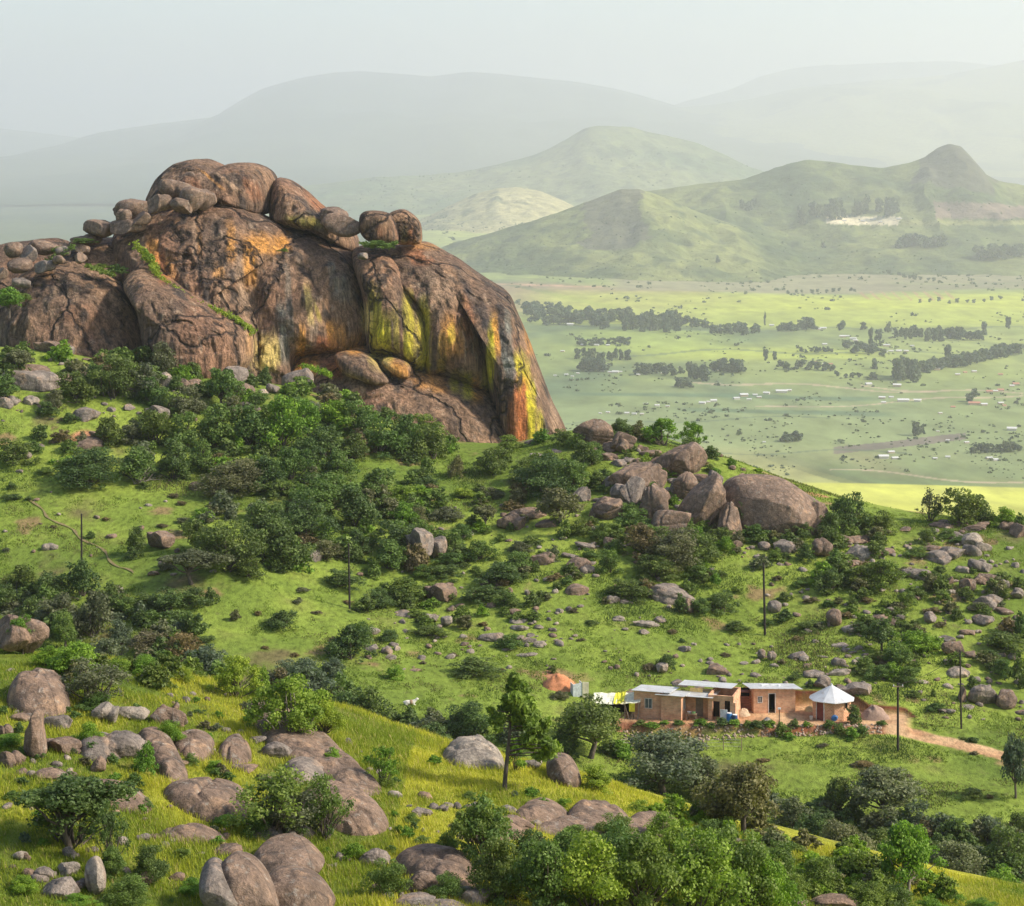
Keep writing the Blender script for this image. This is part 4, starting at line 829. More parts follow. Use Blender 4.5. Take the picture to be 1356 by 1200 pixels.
def omat(o, m_):
    o.material_slots[0].link = 'OBJECT'; o.material_slots[0].material = m_
def plant(cx, by, w, h, kind, tone, y0=60., Y0=None, trunkmat=None, lod=None):
    g = hit(cx, min(by, 1300), y0) if Y0 is None else P(cx, by, Y0)
    if g is None:
        g0 = [hit(cx, by + k, y0) for k in (6, 12, 20, 30)]; g0 = [q for q in g0 if q is not None]
        if not g0: return None
        g = P(cx, by, g0[0][1] + 1.); g[2] = gz1(g[0], g[1])
    Y = g[1]; sw, sh = w * Y / F, h * Y / F
    yy = Y + sw * .3; r_ = np.random.default_rng(int(cx * 13 + by * 5 + w))
    x = g[0] * yy / Y; z = gz1(x, yy) if Y0 is None else g[2]
    top = g[2] + sh * (1 if Y0 is not None else .97)
    hh = max(top - z, sh * .55)
    lod = lod or ('s' if w < 26 else ('m' if (w < 75) else 'l'))
    cm, tm_ = PR[kind][lod][int(r_.integers(0, len(PR[kind][lod])))]
    big = w >= 34 or kind in ('umbrella', 'airy', 'bare')
    sc = (sw * 1.08, sw * r_.uniform(.9, 1.15), hh * 1.02); rz = r_.uniform(0, 6.28)
    sc = ((sc[0] + sc[1]) / 2,) * 2 + (sc[2],)
    if big:
        nm = 'tree' if kind in ('round', 'umbrella', 'airy', 'bare') or h > 44 else 'shrub'
        o = empty(nm, (x, yy, z), rz); o.scale = sc
        c = bpy.data.objects.new('crown', cm); col.objects.link(c); c.parent = o; omat(c, LM[tone])
        t = bpy.data.objects.new('trunk', tm_); col.objects.link(t); t.parent = o; omat(t, trunkmat or bark)
    else:
        nm = 'shrub'; o = bpy.data.objects.new(nm, cm); col.objects.link(o); o.location = (x, yy, z); o.rotation_euler = (0, 0, rz); o.scale = sc; omat(o, LM[tone])
    THINGS.append((o, cx, by, w, h, nm, (tone, kind))); return o
TONES = {'d': 'dark', 'm': 'mid', 'b': 'bright', 'l': 'lime', 'o': 'olive', 'g': 'grey', 'n': 'brown'}
KINDS = {'D': 'dome', 'R': 'round', 'U': 'umbrella', 'A': 'airy', 'L': 'low', 'B': 'bare'}
# x,bottom,width,height,shape+tone
VMID = '''150,537,76,72,Dd 185,532,60,60,Do 215,502,44,54,Do 281,480,32,34,Dd 292,548,54,64,Rm 25,505,46,44,Uo 8,535,44,40,Dm 100,540,54,52,Dd 72,548,34,34,Do 351,500,22,26,Dd 250,556,54,48,Do 92,562,24,16,Dd 60,556,30,26,Dd 125,520,40,40,Dm 200,540,40,44,Dm 310,560,40,36,Do 235,520,26,24,Dm
54,585,24,24,Dd 20,622,50,44,Dd 45,604,26,22,Dm 145,594,46,44,Dd 175,590,40,34,Do 205,594,60,60,Dd 245,602,54,60,Dm 290,600,60,66,Dm 330,600,60,70,Dm 372,600,62,78,Db 405,580,50,56,Db 442,576,54,54,Db 475,582,56,56,Dm 430,612,60,56,Dd 500,606,60,60,Dm 540,606,50,62,Dm 575,612,52,56,Dd 592,600,30,26,Db 355,575,40,40,Dm 340,545,40,30,Dm 395,555,40,34,Dm 560,580,44,34,Dm 470,612,44,40,Dd
120,650,90,60,Dd 90,640,40,34,Dm 182,644,60,52,Dm 230,640,50,60,Dd 265,625,44,44,Dm 312,660,90,54,Do 352,654,52,50,Dd 385,640,54,56,Dm 410,622,44,44,Dd 291,672,18,17,Dd 448,640,48,46,Dm 60,632,26,16,Lm
180,738,30,48,Dd 177,742,24,18,Dd 300,765,92,80,Dd 352,745,84,90,Dd 262,735,52,48,Dd 378,758,66,62,Dd 330,770,44,34,Dd 222,758,22,18,Lo 254,785,86,56,Uo 222,818,60,38,Dd 254,808,50,32,Dd 279,802,20,26,Dd 15,649,13,11,Dd 18,665,28,12,Ld 38,664,12,8,Ld 120,714,12,11,Dd 243,694,22,10,Lo 276,694,14,10,Lo 8,732,12,9,Lo 240,670,16,7,Ln
28,796,54,50,Dd 68,800,54,48,Dd 108,795,52,56,Dd 75,842,66,62,Do 125,850,64,72,Do 145,815,44,44,Dd 165,818,40,30,Dm 190,812,40,26,Dd 6,812,40,44,Dd 40,825,40,36,Dd 160,860,40,40,Dg 375,837,46,28,Dd 312,824,15,18,Do 272,853,30,11,Ld 198,872,60,40,Dn 240,880,60,42,Dn 275,896,60,44,Dg 140,885,50,46,Dg 225,850,40,22,Ln 175,905,44,36,Do 250,905,50,30,Dn 342,816,12,8,Ln 395,800,14,10,Lo 400,786,22,8,Lo
425,702,94,78,Rm 398,724,80,66,Dd 470,706,64,64,Dd 500,668,60,50,Dm 532,674,52,36,Dl 568,650,40,20,Dd 535,702,42,38,Db 590,692,50,22,Lo 525,740,64,54,Dd 516,760,54,44,Dm 595,738,42,40,Dm 643,707,40,40,Uo 600,752,52,22,Dm 540,798,58,32,Dm 588,770,50,22,Dd 500,808,50,26,Dd 568,846,44,18,Dd 450,782,50,28,Dd 465,878,64,52,Dd 480,850,36,30,Dm 515,852,30,18,Dd 604,634,26,32,Do 654,632,42,42,Dd 675,598,40,22,Dm 685,762,50,32,Dm 662,778,60,30,Dd 642,802,60,26,Dd 672,808,40,24,Dm 677,862,36,22,Dm 705,824,20,18,Lm 723,796,14,13,Do 450,668,50,40,Dm 475,735,40,34,Dd 430,745,44,30,Do 555,720,40,34,Dm 627,900,66,26,Dd 523,901,28,20,Db 635,745,40,34,Dm 612,716,30,26,Dm 690,735,36,20,Lo 555,700,34,30,Do 560,770,30,22,Dm 650,662,34,20,Lo 613,662,34,18,Ll
725,664,90,62,Dd 760,652,52,50,Dm 742,704,68,60,Ro 718,588,22,22,Db 744,592,26,26,Dd 788,612,32,28,Dm 822,580,32,26,Dd 797,582,32,24,Dm 772,624,44,40,Dd 877,592,48,40,Ab 917,594,30,38,Ab 913,607,38,28,Dd 942,609,24,20,Dd 968,618,14,16,Lb 1004,626,13,7,Lb 855,620,16,22,Dl 826,602,14,18,Lm 884,632,20,13,Lb 893,670,14,18,Lb 846,655,26,16,Lm 735,640,40,34,Dm 770,712,32,26,Dd 798,718,36,26,Dm 700,640,44,36,Dd
890,758,92,62,Do 850,745,60,54,Dn 930,750,54,44,Dd 868,772,60,36,Dd 842,708,52,34,Dm 925,772,40,26,Dm 808,762,34,36,Dm 960,735,30,26,Db 827,797,56,30,Dd 848,790,30,22,Dd 901,813,22,28,Dd 927,817,34,28,Dm 955,814,42,32,Dd 948,782,16,24,Rb 975,787,14,14,Lm 975,840,36,16,Dd 784,829,20,8,Ld 970,712,26,18,Db 815,735,30,22,Dm 780,742,26,18,Lm 865,725,40,30,Dm 905,722,30,22,Db 752,775,20,14,Lm 803,800,16,12,Lo
905,706,34,28,Dm 958,722,40,26,Dd 878,724,40,26,Dm 1000,720,44,26,Dm 830,690,30,26,Dm 858,650,18,16,Lb 912,640,16,16,Lm 1060,716,40,28,Dd 925,720,30,22,Db 948,630,14,12,Lb 800,640,24,20,Dd 985,706,30,48,Rd 1012,702,44,36,Db 1040,708,54,38,Db 1068,704,40,44,Dm 1123,708,52,60,Dd 1100,712,36,40,Dd 1170,708,38,32,Dd 1148,706,34,28,Dm 1066,746,28,27,Dd 1105,752,24,26,Dm 1232,692,30,50,Bo 1275,698,68,54,Dd 1300,694,34,34,Dd 1330,700,36,28,Db 1229,722,30,24,Dd 1352,704,20,26,Dm 1255,716,30,16,Dm 1215,738,36,14,Lm 1102,787,38,38,Dd 1140,782,44,32,Dd 1170,784,54,42,Dm 1155,768,40,22,Dm 1039,798,22,14,Dd 1098,806,22,11,Dm 1168,868,46,50,Rd 1210,874,60,42,Db 1190,892,46,42,Dm 1226,868,42,28,Db 1240,774,18,18,Dd 1200,808,30,26,Dm 1070,839,36,16,Dd 1038,828,24,24,Dd 1140,842,30,18,Dd 1330,868,70,32,Dd 1353,852,24,44,Dd 1288,914,17,20,Dd 1210,925,20,10,Dd 1236,924,8,12,Dd 1328,902,32,28,Dm 1350,912,22,50,Dd 1205,908,40,22,Dm 1053,902,20,11,Dd 1073,912,12,13,Dd 1240,945,30,13,Dm 1297,812,30,14,Do 1330,796,18,18,Dd 1205,840,24,16,Dd 1084,834,18,12,Lo 1180,842,24,14,Dm 1246,832,18,10,Ln 1170,905,40,26,Dm 1145,892,30,22,Dm 1288,760,16,10,Lm 1245,760,20,12,Dd 1310,880,30,20,Dd 1288,984,20,8,Ld 1275,980,10,5,Ld 883,890,30,24,Dd 903,852,10,8,Ld 741,928,26,13,Lo 732,892,10,12,Dd 860,888,22,10,Ln 1145,1018,30,9,Ln 1133,1016,14,8,Ln 1288,1060,32,15,Dd 1310,1058,12,6,Ln 1015,830,16,14,Lm 1120,820,20,12,Ln 1055,850,18,8,Ln 1220,860,20,12,Dd 1270,720,22,12,Lm 1212,845,14,8,Ln 1030,770,14,9,Ln 1060,780,24,12,Lm 1075,800,20,10,Ln 1180,756,22,12,Lm 1148,800,20,10,Ln 1035,880,12,8,Ln 735,770,22,12,Ln 760,812,14,8,Ln 1235,815,22,12,Ln 1265,770,18,9,Lm 890,840,16,8,Ln 665,890,12,5,Ln
70,700,10,5,Ln 140,690,12,6,Ln 215,700,16,7,Ln 300,705,12,6,Lo 420,815,14,7,Ln 440,850,12,8,Ln 390,870,14,6,Ln 350,860,12,5,Ln 600,870,14,6,Ln 560,880,10,5,Ln 770,850,12,5,Ln 960,870,16,6,Ln 1090,990,16,5,Ln 1010,1010,18,5,Ln 1200,1030,16,5,Ln 1250,1090,14,6,Ln 1290,1000,12,5,Ln 460,800,14,6,Ln 640,830,14,7,Ln 230,660,18,8,Ln 255,745,12,6,Ln'''
for tok in VMID.split():
    a = tok.split(','); plant(*[float(x) for x in a[:4]], KINDS[a[4][0]], TONES[a[4][1]], y0=150.)
# the valley between the two slopes and the foreground slope
VVAL = '''410,940,90,72,Dg 462,968,64,52,Dd 490,968,70,58,Dd 575,994,54,34,Dd 618,990,84,60,Dd 782,1016,112,92,Rd 745,1005,50,40,Dd 880,1066,140,92,Rg 930,1060,70,60,Dg 850,1056,60,36,Dm 1112,1092,52,62,Rd 1170,1104,114,88,Rg 1090,1124,64,50,Dd 1215,1110,50,50,Dg 1115,1180,80,96,Ro 1265,1176,92,64,Dg 1330,1156,64,64,Dd 1345,1062,44,92,Rg 1310,1120,50,44,Dg 1325,1188,50,40,Db 1350,1120,40,50,Dd 1235,1150,50,36,Dd 1160,1140,60,40,Dd 1050,1100,60,44,Dg 960,1085,60,50,Dm 440,900,40,30,Dg 520,985,44,30,Dm 380,905,44,30,Dg'''
for tok in VVAL.split():
    a = tok.split(','); plant(*[float(x) for x in a[:4]], KINDS[a[4][0]], TONES[a[4][1]], y0=150.)
VFORE = '''30,868,40,56,Rb 86,862,46,52,Rm 95,900,90,50,Db 62,885,40,30,Db 192,896,44,28,Db 234,902,42,24,Dl 155,900,40,30,Dl 126,938,110,66,Bo 128,945,60,24,Dm 310,926,60,58,Al 345,926,34,44,Dl 388,992,104,96,Al 432,988,50,62,Rl 226,990,40,36,Db 192,1028,36,46,Db 252,1016,20,18,Dm 284,1026,30,18,Db 272,986,24,18,Lb 116,990,40,40,Lb 40,912,24,20,Lm 12,990,44,20,Lb 92,1140,136,108,Ud 95,1136,130,96,Bd 146,1158,46,100,Bd 150,1168,44,50,Dm 198,1172,56,52,Dd 252,1186,40,24,Lb 170,1205,64,44,Dm 366,1118,124,94,Bm 380,1118,90,70,Bo 430,1118,70,90,Bm 345,1112,50,44,Dm 385,1112,44,30,Dm 507,1044,44,60,Bb 508,1044,24,16,Dm 514,1192,54,56,Dm 590,1196,52,40,Dm 300,1100,40,24,Lb 440,1020,30,34,Lb 452,1050,24,20,Lb 470,1140,34,26,Lb 412,1175,26,20,Lb 325,1180,14,24,Lb 336,960,34,22,Lb 372,990,24,14,Lm
640,1160,92,104,Bm 640,1160,84,96,Um 660,1200,80,90,Dd 750,1180,80,80,Am 820,1170,90,80,Dm 890,1175,90,80,Al 950,1180,80,84,Dl 700,1160,70,60,Dd 590,1140,40,44,Lm 684,1196,66,66,Dm 722,1216,104,112,Dm 784,1220,116,118,Dl 850,1222,124,118,Am 918,1222,120,124,Dl 980,1216,110,124,Dm 1016,1220,74,96,Db 985,1112,104,106,Ro 1030,1170,60,60,Dm 1200,1196,94,112,Rb 1250,1196,44,26,Lb 1150,1212,70,40,Dm 1235,1212,50,24,Lb 683,1024,28,48,Ab 790,1050,52,38,Dl 745,1070,20,16,Lb 848,1078,30,20,Ll 1085,1190,60,60,Dm 1050,1196,50,40,Dm 1300,1210,40,20,Lb 1185,1212,50,40,Dd 660,1100,20,14,Lb 560,1120,26,14,Lm 30,1185,44,26,Lb 100,1205,50,20,Lb 620,1058,24,10,Lm 545,1090,24,12,Lm 240,1140,30,18,Lm 15,1060,24,14,Lm 190,1070,26,16,Lm 760,1130,50,40,Dm 815,1120,50,44,Dm 880,1122,60,44,Dl 940,1126,50,40,Dm'''
for tok in VFORE.split():
    a = tok.split(','); plant(*[float(x) for x in a[:4]], KINDS[a[4][0]], TONES[a[4][1]], trunkmat=bark_pale if a[4] in ('Al', 'Rb') and float(a[2]) > 60 else None, lod='l' if float(a[2]) > 38 else 'm')
# tree and shrubs at the dome
for (cx, by, w, h, Yd, kd, tn) in [(12,420,46,40,335,'round','bright'),(155,362,24,14,352,'low','mid'),(133,357,26,9,352,'low','mid'),(500,328,40,12,352,'low','mid'),(376,333,14,5,353,'low','mid'),(195,348,18,22,352,'low','lime'),(110,322,30,8,359,'low','mid'),(78,334,22,9,356,'low','mid'),(30,398,26,12,346,'low','mid')]:
    plant(cx, by, w, h, kd, tn, Y0=Yd)
# moss and grass growing in the long ledge of the dome
def strip(name, pts, width, Yd, tone, label, n=900):
    r_ = np.random.default_rng(len(pts) * 7 + int(pts[0][0])); pts = np.array(pts, float)
    t = r_.uniform(0, len(pts) - 1.001, n); i = t.astype(int); f = (t - i)[:, None]; q = pts[i] * (1 - f) + pts[i + 1] * f
    Y = Yd(q[:, 0]) if callable(Yd) else np.full(n, Yd)
    w_ = r_.normal(size=(n, 2)) * width * .4
    c = np.stack([(q[:, 0] + w_[:, 0] - CX) / F * Y, Y + r_.normal(size=n) * .6, -(q[:, 1] + w_[:, 1] - HY) / F * Y], 1)
    V, Fq, C = leaves(list(c), [.28] * n, [7] * n, .2, r_, tone=None)
    o = link(name, mesh_np(name, V, Fq, False, {'leaf': C}), LM[tone]); tag(o, label, kind='stuff'); return o
strip('ledge_grass', [(200,352),(215,372),(240,388),(262,402),(290,412),(315,424),(337,440)], 4, lambda x: np.interp(x, [200, 260, 337], [351.0, 348.5, 346.2]), 'lime', 'green grass growing along the long sloping ledge of the dome', 700)
strip('ledge_grass', [(178,322),(190,336),(203,350),(208,358)], 5, 353, 'lime', 'yellow green moss on the upper ledge left of the main face', 260)
strip('ledge_grass', [(115,352),(132,358),(150,364)], 3, 349, 'mid', 'grass tuft line on top of the round left shoulder', 160)
strip('ledge_grass', [(60,350),(78,338),(98,326)], 4, 356, 'mid', 'grass between the slabs on the left of the dome', 160)
strip('ledge_grass', [(478,322),(495,326),(515,326),(525,322)], 3, 357, 'mid', 'grass at the foot of the two standing boulders', 200)
strip('ledge_grass', [(400,484),(420,490),(440,497)], 4, 343, 'bright', 'green growth in the cleft under the overhang', 160)
# pine on the foreground slope
pb = hit(668, 1046); r_ = np.random.default_rng(5)
pine = empty('pine_tree', tuple(pb)); tag(pine, 'young pine with a bare thin trunk standing alone on the yellow grass slope', 'tree'); pine['kindred'] = 1
pY = pb[1]; k_ = pY / F
def pl(x, y, d=0.): return np.array(((x - 668) * k_, d, -(y - 1046) * k_))
path = np.array([pl(668, 1050), pl(669, 1030), pl(672, 1000), pl(675, 970), pl(677, 940), pl(680, 912), pl(681, 890)])
clumps = [(681,893,5),(680,902,7),(688,908,7),(676,912,6),(692,918,9),(682,922,10),(672,925,7),(700,932,9),(690,934,11),(678,938,9),(666,940,6),(655,946,5),(650,938,4),(662,950,7),(707,946,8),(696,950,12),(683,954,10),(704,958,10),(716,962,9),(722,955,6),(690,966,9),(712,972,10),(700,978,10),(724,978,8),(732,986,8),(718,990,10),(706,992,9),(694,986,8),(738,994,6),(728,998,9),(714,1002,8),(660,962,5),(652,952,4)]
paths = [(path, np.linspace(.14, .03, len(path)))]
cs, rs = [], []
for (x, y, r0) in clumps:
    d = r_.normal() * 12 * k_; c = pl(x, y, d); cs.append(c); rs.append(r0 * k_ * 1.15)
    zt = c[2] - abs(x - 677) * k_ * .15; zt = np.clip(zt, path[2][2], path[-1][2] - .1)
    tx = np.interp(zt, path[:, 2], path[:, 0]); paths.append(branch((tx, 0, zt), c, .04, .012, r_, 5, .1))
TV, TF = tubes(paths, 6); link('trunk', mesh_np('trunk', TV, TF), bark, pine)
V, Fq, C = leaves(cs, rs, [int(260 * (q / .35) ** 2) + 60 for q in rs], .11, r_, up=.5, elong=3.2, shell=.15)
link('crown', mesh_np('crown', V, Fq, False, {'leaf': C}), LM['pine'], pine)
# fallen dead branches at the edge of the thicket
g = hit(182, 642, 150.); r_ = np.random.default_rng(8); paths = []
for k in range(12):
    b_ = g + np.array([r_.uniform(-1.2, 3.2), r_.uniform(-.5, .8), r_.uniform(.6, 2.6)]); paths.append(branch(g + np.array([r_.uniform(-.6, .6), 0, .1]), b_, .07, .02, r_, 6, .3))
    for q in range(2): paths.append(branch(b_ * .6 + g * .4, b_ + r_.normal(size=3) * .6, .03, .01, r_, 4, .3))
TV, TF = tubes(paths); tag(link('fallen_branch', mesh_np('fallen_branch', TV, TF), bark_pale), 'pale dead branches lying at the edge of the dark thicket', 'branch')

# dense undergrowth that knits the thickets together
UM = [LM[k] for k in ('dark', 'mid', 'bright', 'olive', 'grey', 'brown')]
def undergrowth(polys, label, wr, mixw, y0=150.):
    items = []
    for poly, n, seed in polys:
        pp, r_ = poly_points(poly, n, seed)
        for x, y in pp:
            g = hit(x, y, y0)
            if g is None or pad_mask(np.array([g[0]]), np.array([g[1]]))[0] > .05: continue
            w = r_.uniform(*wr) * g[1] / F * 1.; kd = ['dome', 'low', 'airy', 'dome'][int(r_.integers(0, 4))]; me = PR[kd]['s'][int(r_.integers(0, 4))][0]
            items.append((me, (g[0], g[1] + w * .2, g[2] - .05 * w), (w, w * r_.uniform(.8, 1.1), w * r_.uniform(.5, .95)), r_.uniform(0, 6.28), int(r_.choice(6, p=mixw))))
    return merge_instances('undergrowth', label, items, UM, 'leaf')
undergrowth([([(0,462),(120,466),(330,492),(340,525),(180,535),(0,520)], 34, 50), ([(60,500),(330,500),(420,520),(600,575),(620,620),(560,640),(430,650),(280,662),(90,640),(60,590),(200,560)], 85, 31), ([(250,690),(400,640),(560,640),(600,700),(620,760),(520,790),(440,745),(400,760),(260,770)], 60, 32)], 'dense mixed scrub filling the thickets below the dome', (22, 46), [.34, .3, .14, .12, .05, .05])
undergrowth([([(640,610),(760,580),(800,640),(900,720),(980,770),(860,800),(700,760),(620,700)], 75, 33), ([(560,740),(760,760),(700,820),(500,860),(480,800)], 35, 34), ([(960,700),(1200,700),(1150,790),(1000,770)], 30, 35), ([(1080,760),(1356,740),(1356,900),(1240,880),(1090,820)], 60, 36), ([(780,565),(900,590),(960,620),(900,640),(800,600)], 18, 37), ([(1130,880),(1230,860),(1230,920),(1140,905)], 14, 38)], 'mixed scrub between the boulders of the slope and ridge', (14, 34), [.36, .28, .12, .14, .04, .06])
undergrowth([([(0,780),(170,800),(260,850),(330,890),(300,915),(0,850)], 40, 39), ([(330,900),(520,950),(700,985),(700,1010),(520,985),(380,940)], 30, 40), ([(700,985),(900,1020),(960,1060),(1100,1120),(1356,1170),(1356,1110),(1200,1100),(1000,1060),(840,1000)], 60, 41)], 'grey green scrub filling the valley behind the near slope', (24, 50), [.4, .14, .04, .16, .22, .04])
undergrowth([([(700,1120),(1060,1130),(1080,1200),(700,1200)], 46, 42), ([(1080,1150),(1250,1170),(1260,1200),(1080,1200)], 20, 43), ([(80,880),(260,890),(240,915),(90,920)], 14, 44), ([(850,1070),(1060,1118),(1210,1160),(1210,1185),(1040,1165),(850,1110)], 46, 45)], 'leafy scrub filling the near bush', (26, 52), [.2, .3, .3, .14, .02, .04], 60.)
undergrowth([([(0,890),(180,900),(420,960),(560,1060),(560,1200),(0,1200)], 95, 46), ([(560,1010),(760,1060),(820,1120),(600,1160)], 24, 47)], 'small leafy weeds and sprouts among the rocks of the near slope', (8, 24), [.12, .28, .34, .16, .06, .04], 60.)
undergrowth([([(890,690),(1000,700),(1110,705),(1120,730),(900,735)], 26, 48), ([(790,640),(880,650),(880,700),(790,700)], 16, 49)], 'scrub growing in front of the big ridge rocks', (14, 34), [.34, .3, .2, .1, .03, .03])
far_leaf = leaf_mat('leaves_far', (.055, .085, .055), (.12, .155, .095))
# ---------------------------------------------------------------- homestead, poles, fence, goat
def simple(name, c, rough=.7, spec=.3, metal=0., n=None, nscale=3.):
    m = NB(name, rough, spec); m.b.inputs['Metallic'].default_value = metal
    c2 = m.mix(m.ramp(m.noise(m.pos(), nscale, 5, .65), [(.3, 0.), (.7, 1.)]), tuple(x * .68 for x in c), tuple(min(x * 1.2, .95) for x in c)); m.color(c2); return m.m
def brick_mat(name, c1, c2, mortar, ring=False):
    m = NB(name, .9, .2); oc = m.objco(); ng = m.n('ShaderNodeTexCoord')
    sx = m.n('ShaderNodeSeparateXYZ'); m.l(oc, sx.inputs[0]); cb = m.n('ShaderNodeCombineXYZ')
    m.l(m.math('MULTIPLY', m.math('ARCTAN2', sx.outputs[1], sx.outputs[0]), 2.0) if ring else m.math('ADD', sx.outputs[0], sx.outputs[1]), cb.inputs[0]); m.l(sx.outputs[2], cb.inputs[1])
    b = m.n('ShaderNodeTexBrick'); m.l(cb.outputs[0], b.inputs['Vector']); b.inputs['Scale'].default_value = 1.0
    b.inputs['Brick Width'].default_value = .30; b.inputs['Row Height'].default_value = .15; b.inputs['Mortar Size'].default_value = .012
    b.inputs['Color1'].default_value = (*c1, 1); b.inputs['Color2'].default_value = (*c2, 1); b.inputs['Mortar'].default_value = (*mortar, 1)
    c = m.mix(1., b.outputs[0], m.ramp(m.noise(oc, 1.3, 5, .7), [(.3, .7), (.7, 1.25)]), 'MULTIPLY'); m.color(c); return m.m
brick = brick_mat('brick', (.58, .28, .155), (.70, .40, .23), (.56, .42, .30))
brick_round = brick_mat('brick_pale_mortar', (.54, .23, .12), (.66, .34, .18), (.80, .62, .42), True)
m = NB('corrugated_iron', .45, .5); m.b.inputs['Metallic'].default_value = .35; oc = m.objco()
w_ = m.n('ShaderNodeTexWave'); m.l(oc, w_.inputs[0]); w_.inputs['Scale'].default_value = 4.2; w_.bands_direction = 'X'
c = m.mix(m.ramp(m.noise(oc, .9, 4, .6), [(.35, 0.), (.7, 1.)]), (.60, .60, .59), (.80, .80, .78)); c = m.mix(m.ramp(m.noise(oc, 1.4, 5, .7), [(.54, 0.), (.70, .7)]), c, (.40, .30, .23)); m.color(c)
m.bump(w_.outputs[1], .5, .03); iron = m.m
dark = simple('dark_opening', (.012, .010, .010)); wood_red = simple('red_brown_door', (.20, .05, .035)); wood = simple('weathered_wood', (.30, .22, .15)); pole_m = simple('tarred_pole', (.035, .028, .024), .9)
white = simple('white_paint', (.78, .78, .76)); bluep = simple('blue_plastic', (.05, .22, .52), .4, .5); navyp = simple('navy_plastic', (.03, .06, .16), .4, .5); yellow = simple('yellow_sheet', (.85, .75, .05)); cream = simple('cream_sheet', (.80, .78, .58)); glass = simple('window_glass', (.12, .14, .16), .15, .8)
frame_m = simple('pale_frame', (.66, .62, .56)); rubble_m = simple('rubble', (.40, .30, .22), .95, .2, 0, None, 8.); orange_soil = simple('orange_soil', (.60, .25, .12), .95, .1, 0, None, 6.); mattress_m = simple('pale_board', (.62, .66, .64), .8, .2, 0, None, 4.); goat_w = simple('goat_coat', (.80, .74, .64), .9); goat_b = simple('goat_brown', (.40, .26, .16), .9)
def box_mesh(bm, x0, x1, y0, y1, z0, z1, ztop=None):
    """box; ztop = (z at y0 side, z at y1 side) or function of (x,y)"""
    f = ztop or (lambda x, y: z1)
    vs_ = [bm.verts.new(c) for c in [(x0, y0, z0), (x1, y0, z0), (x1, y1, z0), (x0, y1, z0), (x0, y0, f(x0, y0)), (x1, y0, f(x1, y0)), (x1, y1, f(x1, y1)), (x0, y1, f(x0, y1))]]
    for q in ((3, 2, 1, 0), (4, 5, 6, 7), (0, 1, 5, 4), (1, 2, 6, 5), (2, 3, 7, 6), (3, 0, 4, 7)): bm.faces.new([vs_[i] for i in q])
def bm_obj(name, build, mat, parent=None, loc=None, bevel=0.):
    bm = bmesh.new(); build(bm); bmesh.ops.recalc_face_normals(bm, faces=bm.faces)
    if bevel: bmesh.ops.bevel(bm, geom=list(bm.edges), offset=bevel, segments=1, affect='EDGES')
    me = bpy.data.meshes.new(name); bm.to_mesh(me); bm.free(); return link(name, me, mat, parent, loc)
def wall_holes(bm, x0, x1, z0, ztopf, y, t, holes, axis='x'):
    """wall panel along x (or y) at depth y, thickness t, with rectangular openings (a0,a1,b0,b1)"""
    xs = sorted({x0, x1, *[h[0] for h in holes], *[h[1] for h in holes]})
    for a, b in zip(xs[:-1], xs[1:]):
        hs = sorted([(h[2], h[3]) for h in holes if h[0] <= a + 1e-6 and h[1] >= b - 1e-6])
        zz = z0; segs = []
        for (p0, p1) in hs:
            if p0 > zz + 1e-6: segs.append((zz, p0))
            zz = p1
        segs.append((zz, None))
        for (s0, s1) in segs:
            if axis == 'x': box_mesh(bm, a, b, y, y + t, s0, s1, None if s1 is not None else (lambda x, yy: ztopf(x, yy)))
            else: box_mesh(bm, y, y + t, a, b, s0, s1, None if s1 is not None else (lambda x, yy: ztopf(x, yy)))
def window(parent, x0, x1, z0, z1, y, axis='x'):
    """frame proud of the wall face + pane"""
    def fr(bm):
        t = .06
        for (a, b, c, d) in ((x0 - t, x1 + t, z0 - t, z0), (x0 - t, x1 + t, z1, z1 + t), (x0 - t, x0, z0, z1), (x1, x1 + t, z0, z1), ((x0 + x1) / 2 - .025, (x0 + x1) / 2 + .025, z0, z1)):
            if axis == 'x': box_mesh(bm, a, b, y - .03, y + .08, c, d)
            else: box_mesh(bm, y - .08, y + .03, a, b, c, d)
    w = bm_obj('window', fr, frame_m, parent)
    bm_obj('pane', (lambda bm: box_mesh(bm, x0, x1, y + .05, y + .06, z0, z1)) if axis == 'x' else (lambda bm: box_mesh(bm, y - .06, y - .05, x0, x1, z0, z1)), glass, w)
    return w
# ---- main house: local x along the long wall (left to right), y = into the picture; turned a little about z
Hc = P(902, 953.5, 234.0)                       # nearest corner on the yard
Hc[2] = PADZ
ROT = R(-17)
house = empty('brick_house', tuple(Hc), ROT)
tag(house, 'long low brick house of stepped flat roofed rooms with pale iron roofs', 'house')
S_ = 2.75
def rb(f): return lambda x, y: f(x, y)
# blocks in local coordinates: (x0,x1,y0,y1, height at front, slope per m in y)
def wall_block(x0, x1, y0, y1, zt, holes_f=(), holes_r=(), name='wall'):
    def b(bm):
        t = .18
        wall_holes(bm, x0, x1, -.3, zt, y0, t, list(holes_f), 'x')
        wall_holes(bm, y0 + t, y1 - t, -.3, zt, x1 - t, t, list(holes_r), 'y')
        wall_holes(bm, x0, x1, -.3, zt, y1 - t, t, [], 'x'); wall_holes(bm, y0 + t, y1 - t, -.3, zt, x0, t, [], 'y')
    return bm_obj(name, b, brick, house)
def roof_sheet(x0, x1, y0, y1, zt, name='roof', parent=None, mat=iron, th=.05):
    return bm_obj(name, lambda bm: (box_mesh(bm, x0, x1, y0, y1, 0, 0, lambda x, y: zt(x, y) + th), [setattr(v.co, 'z', zt(v.co.x, v.co.y) + .005) for v in bm.verts if v.co.z == 0]), mat, parent or house)
zA = lambda x, y: 2.80 - .10 * y; zB = lambda x, y: 2.58 - .09 * y; zC = lambda x, y: 2.25 + .06 * (y) + .02 * x; zD = lambda x, y: 2.62
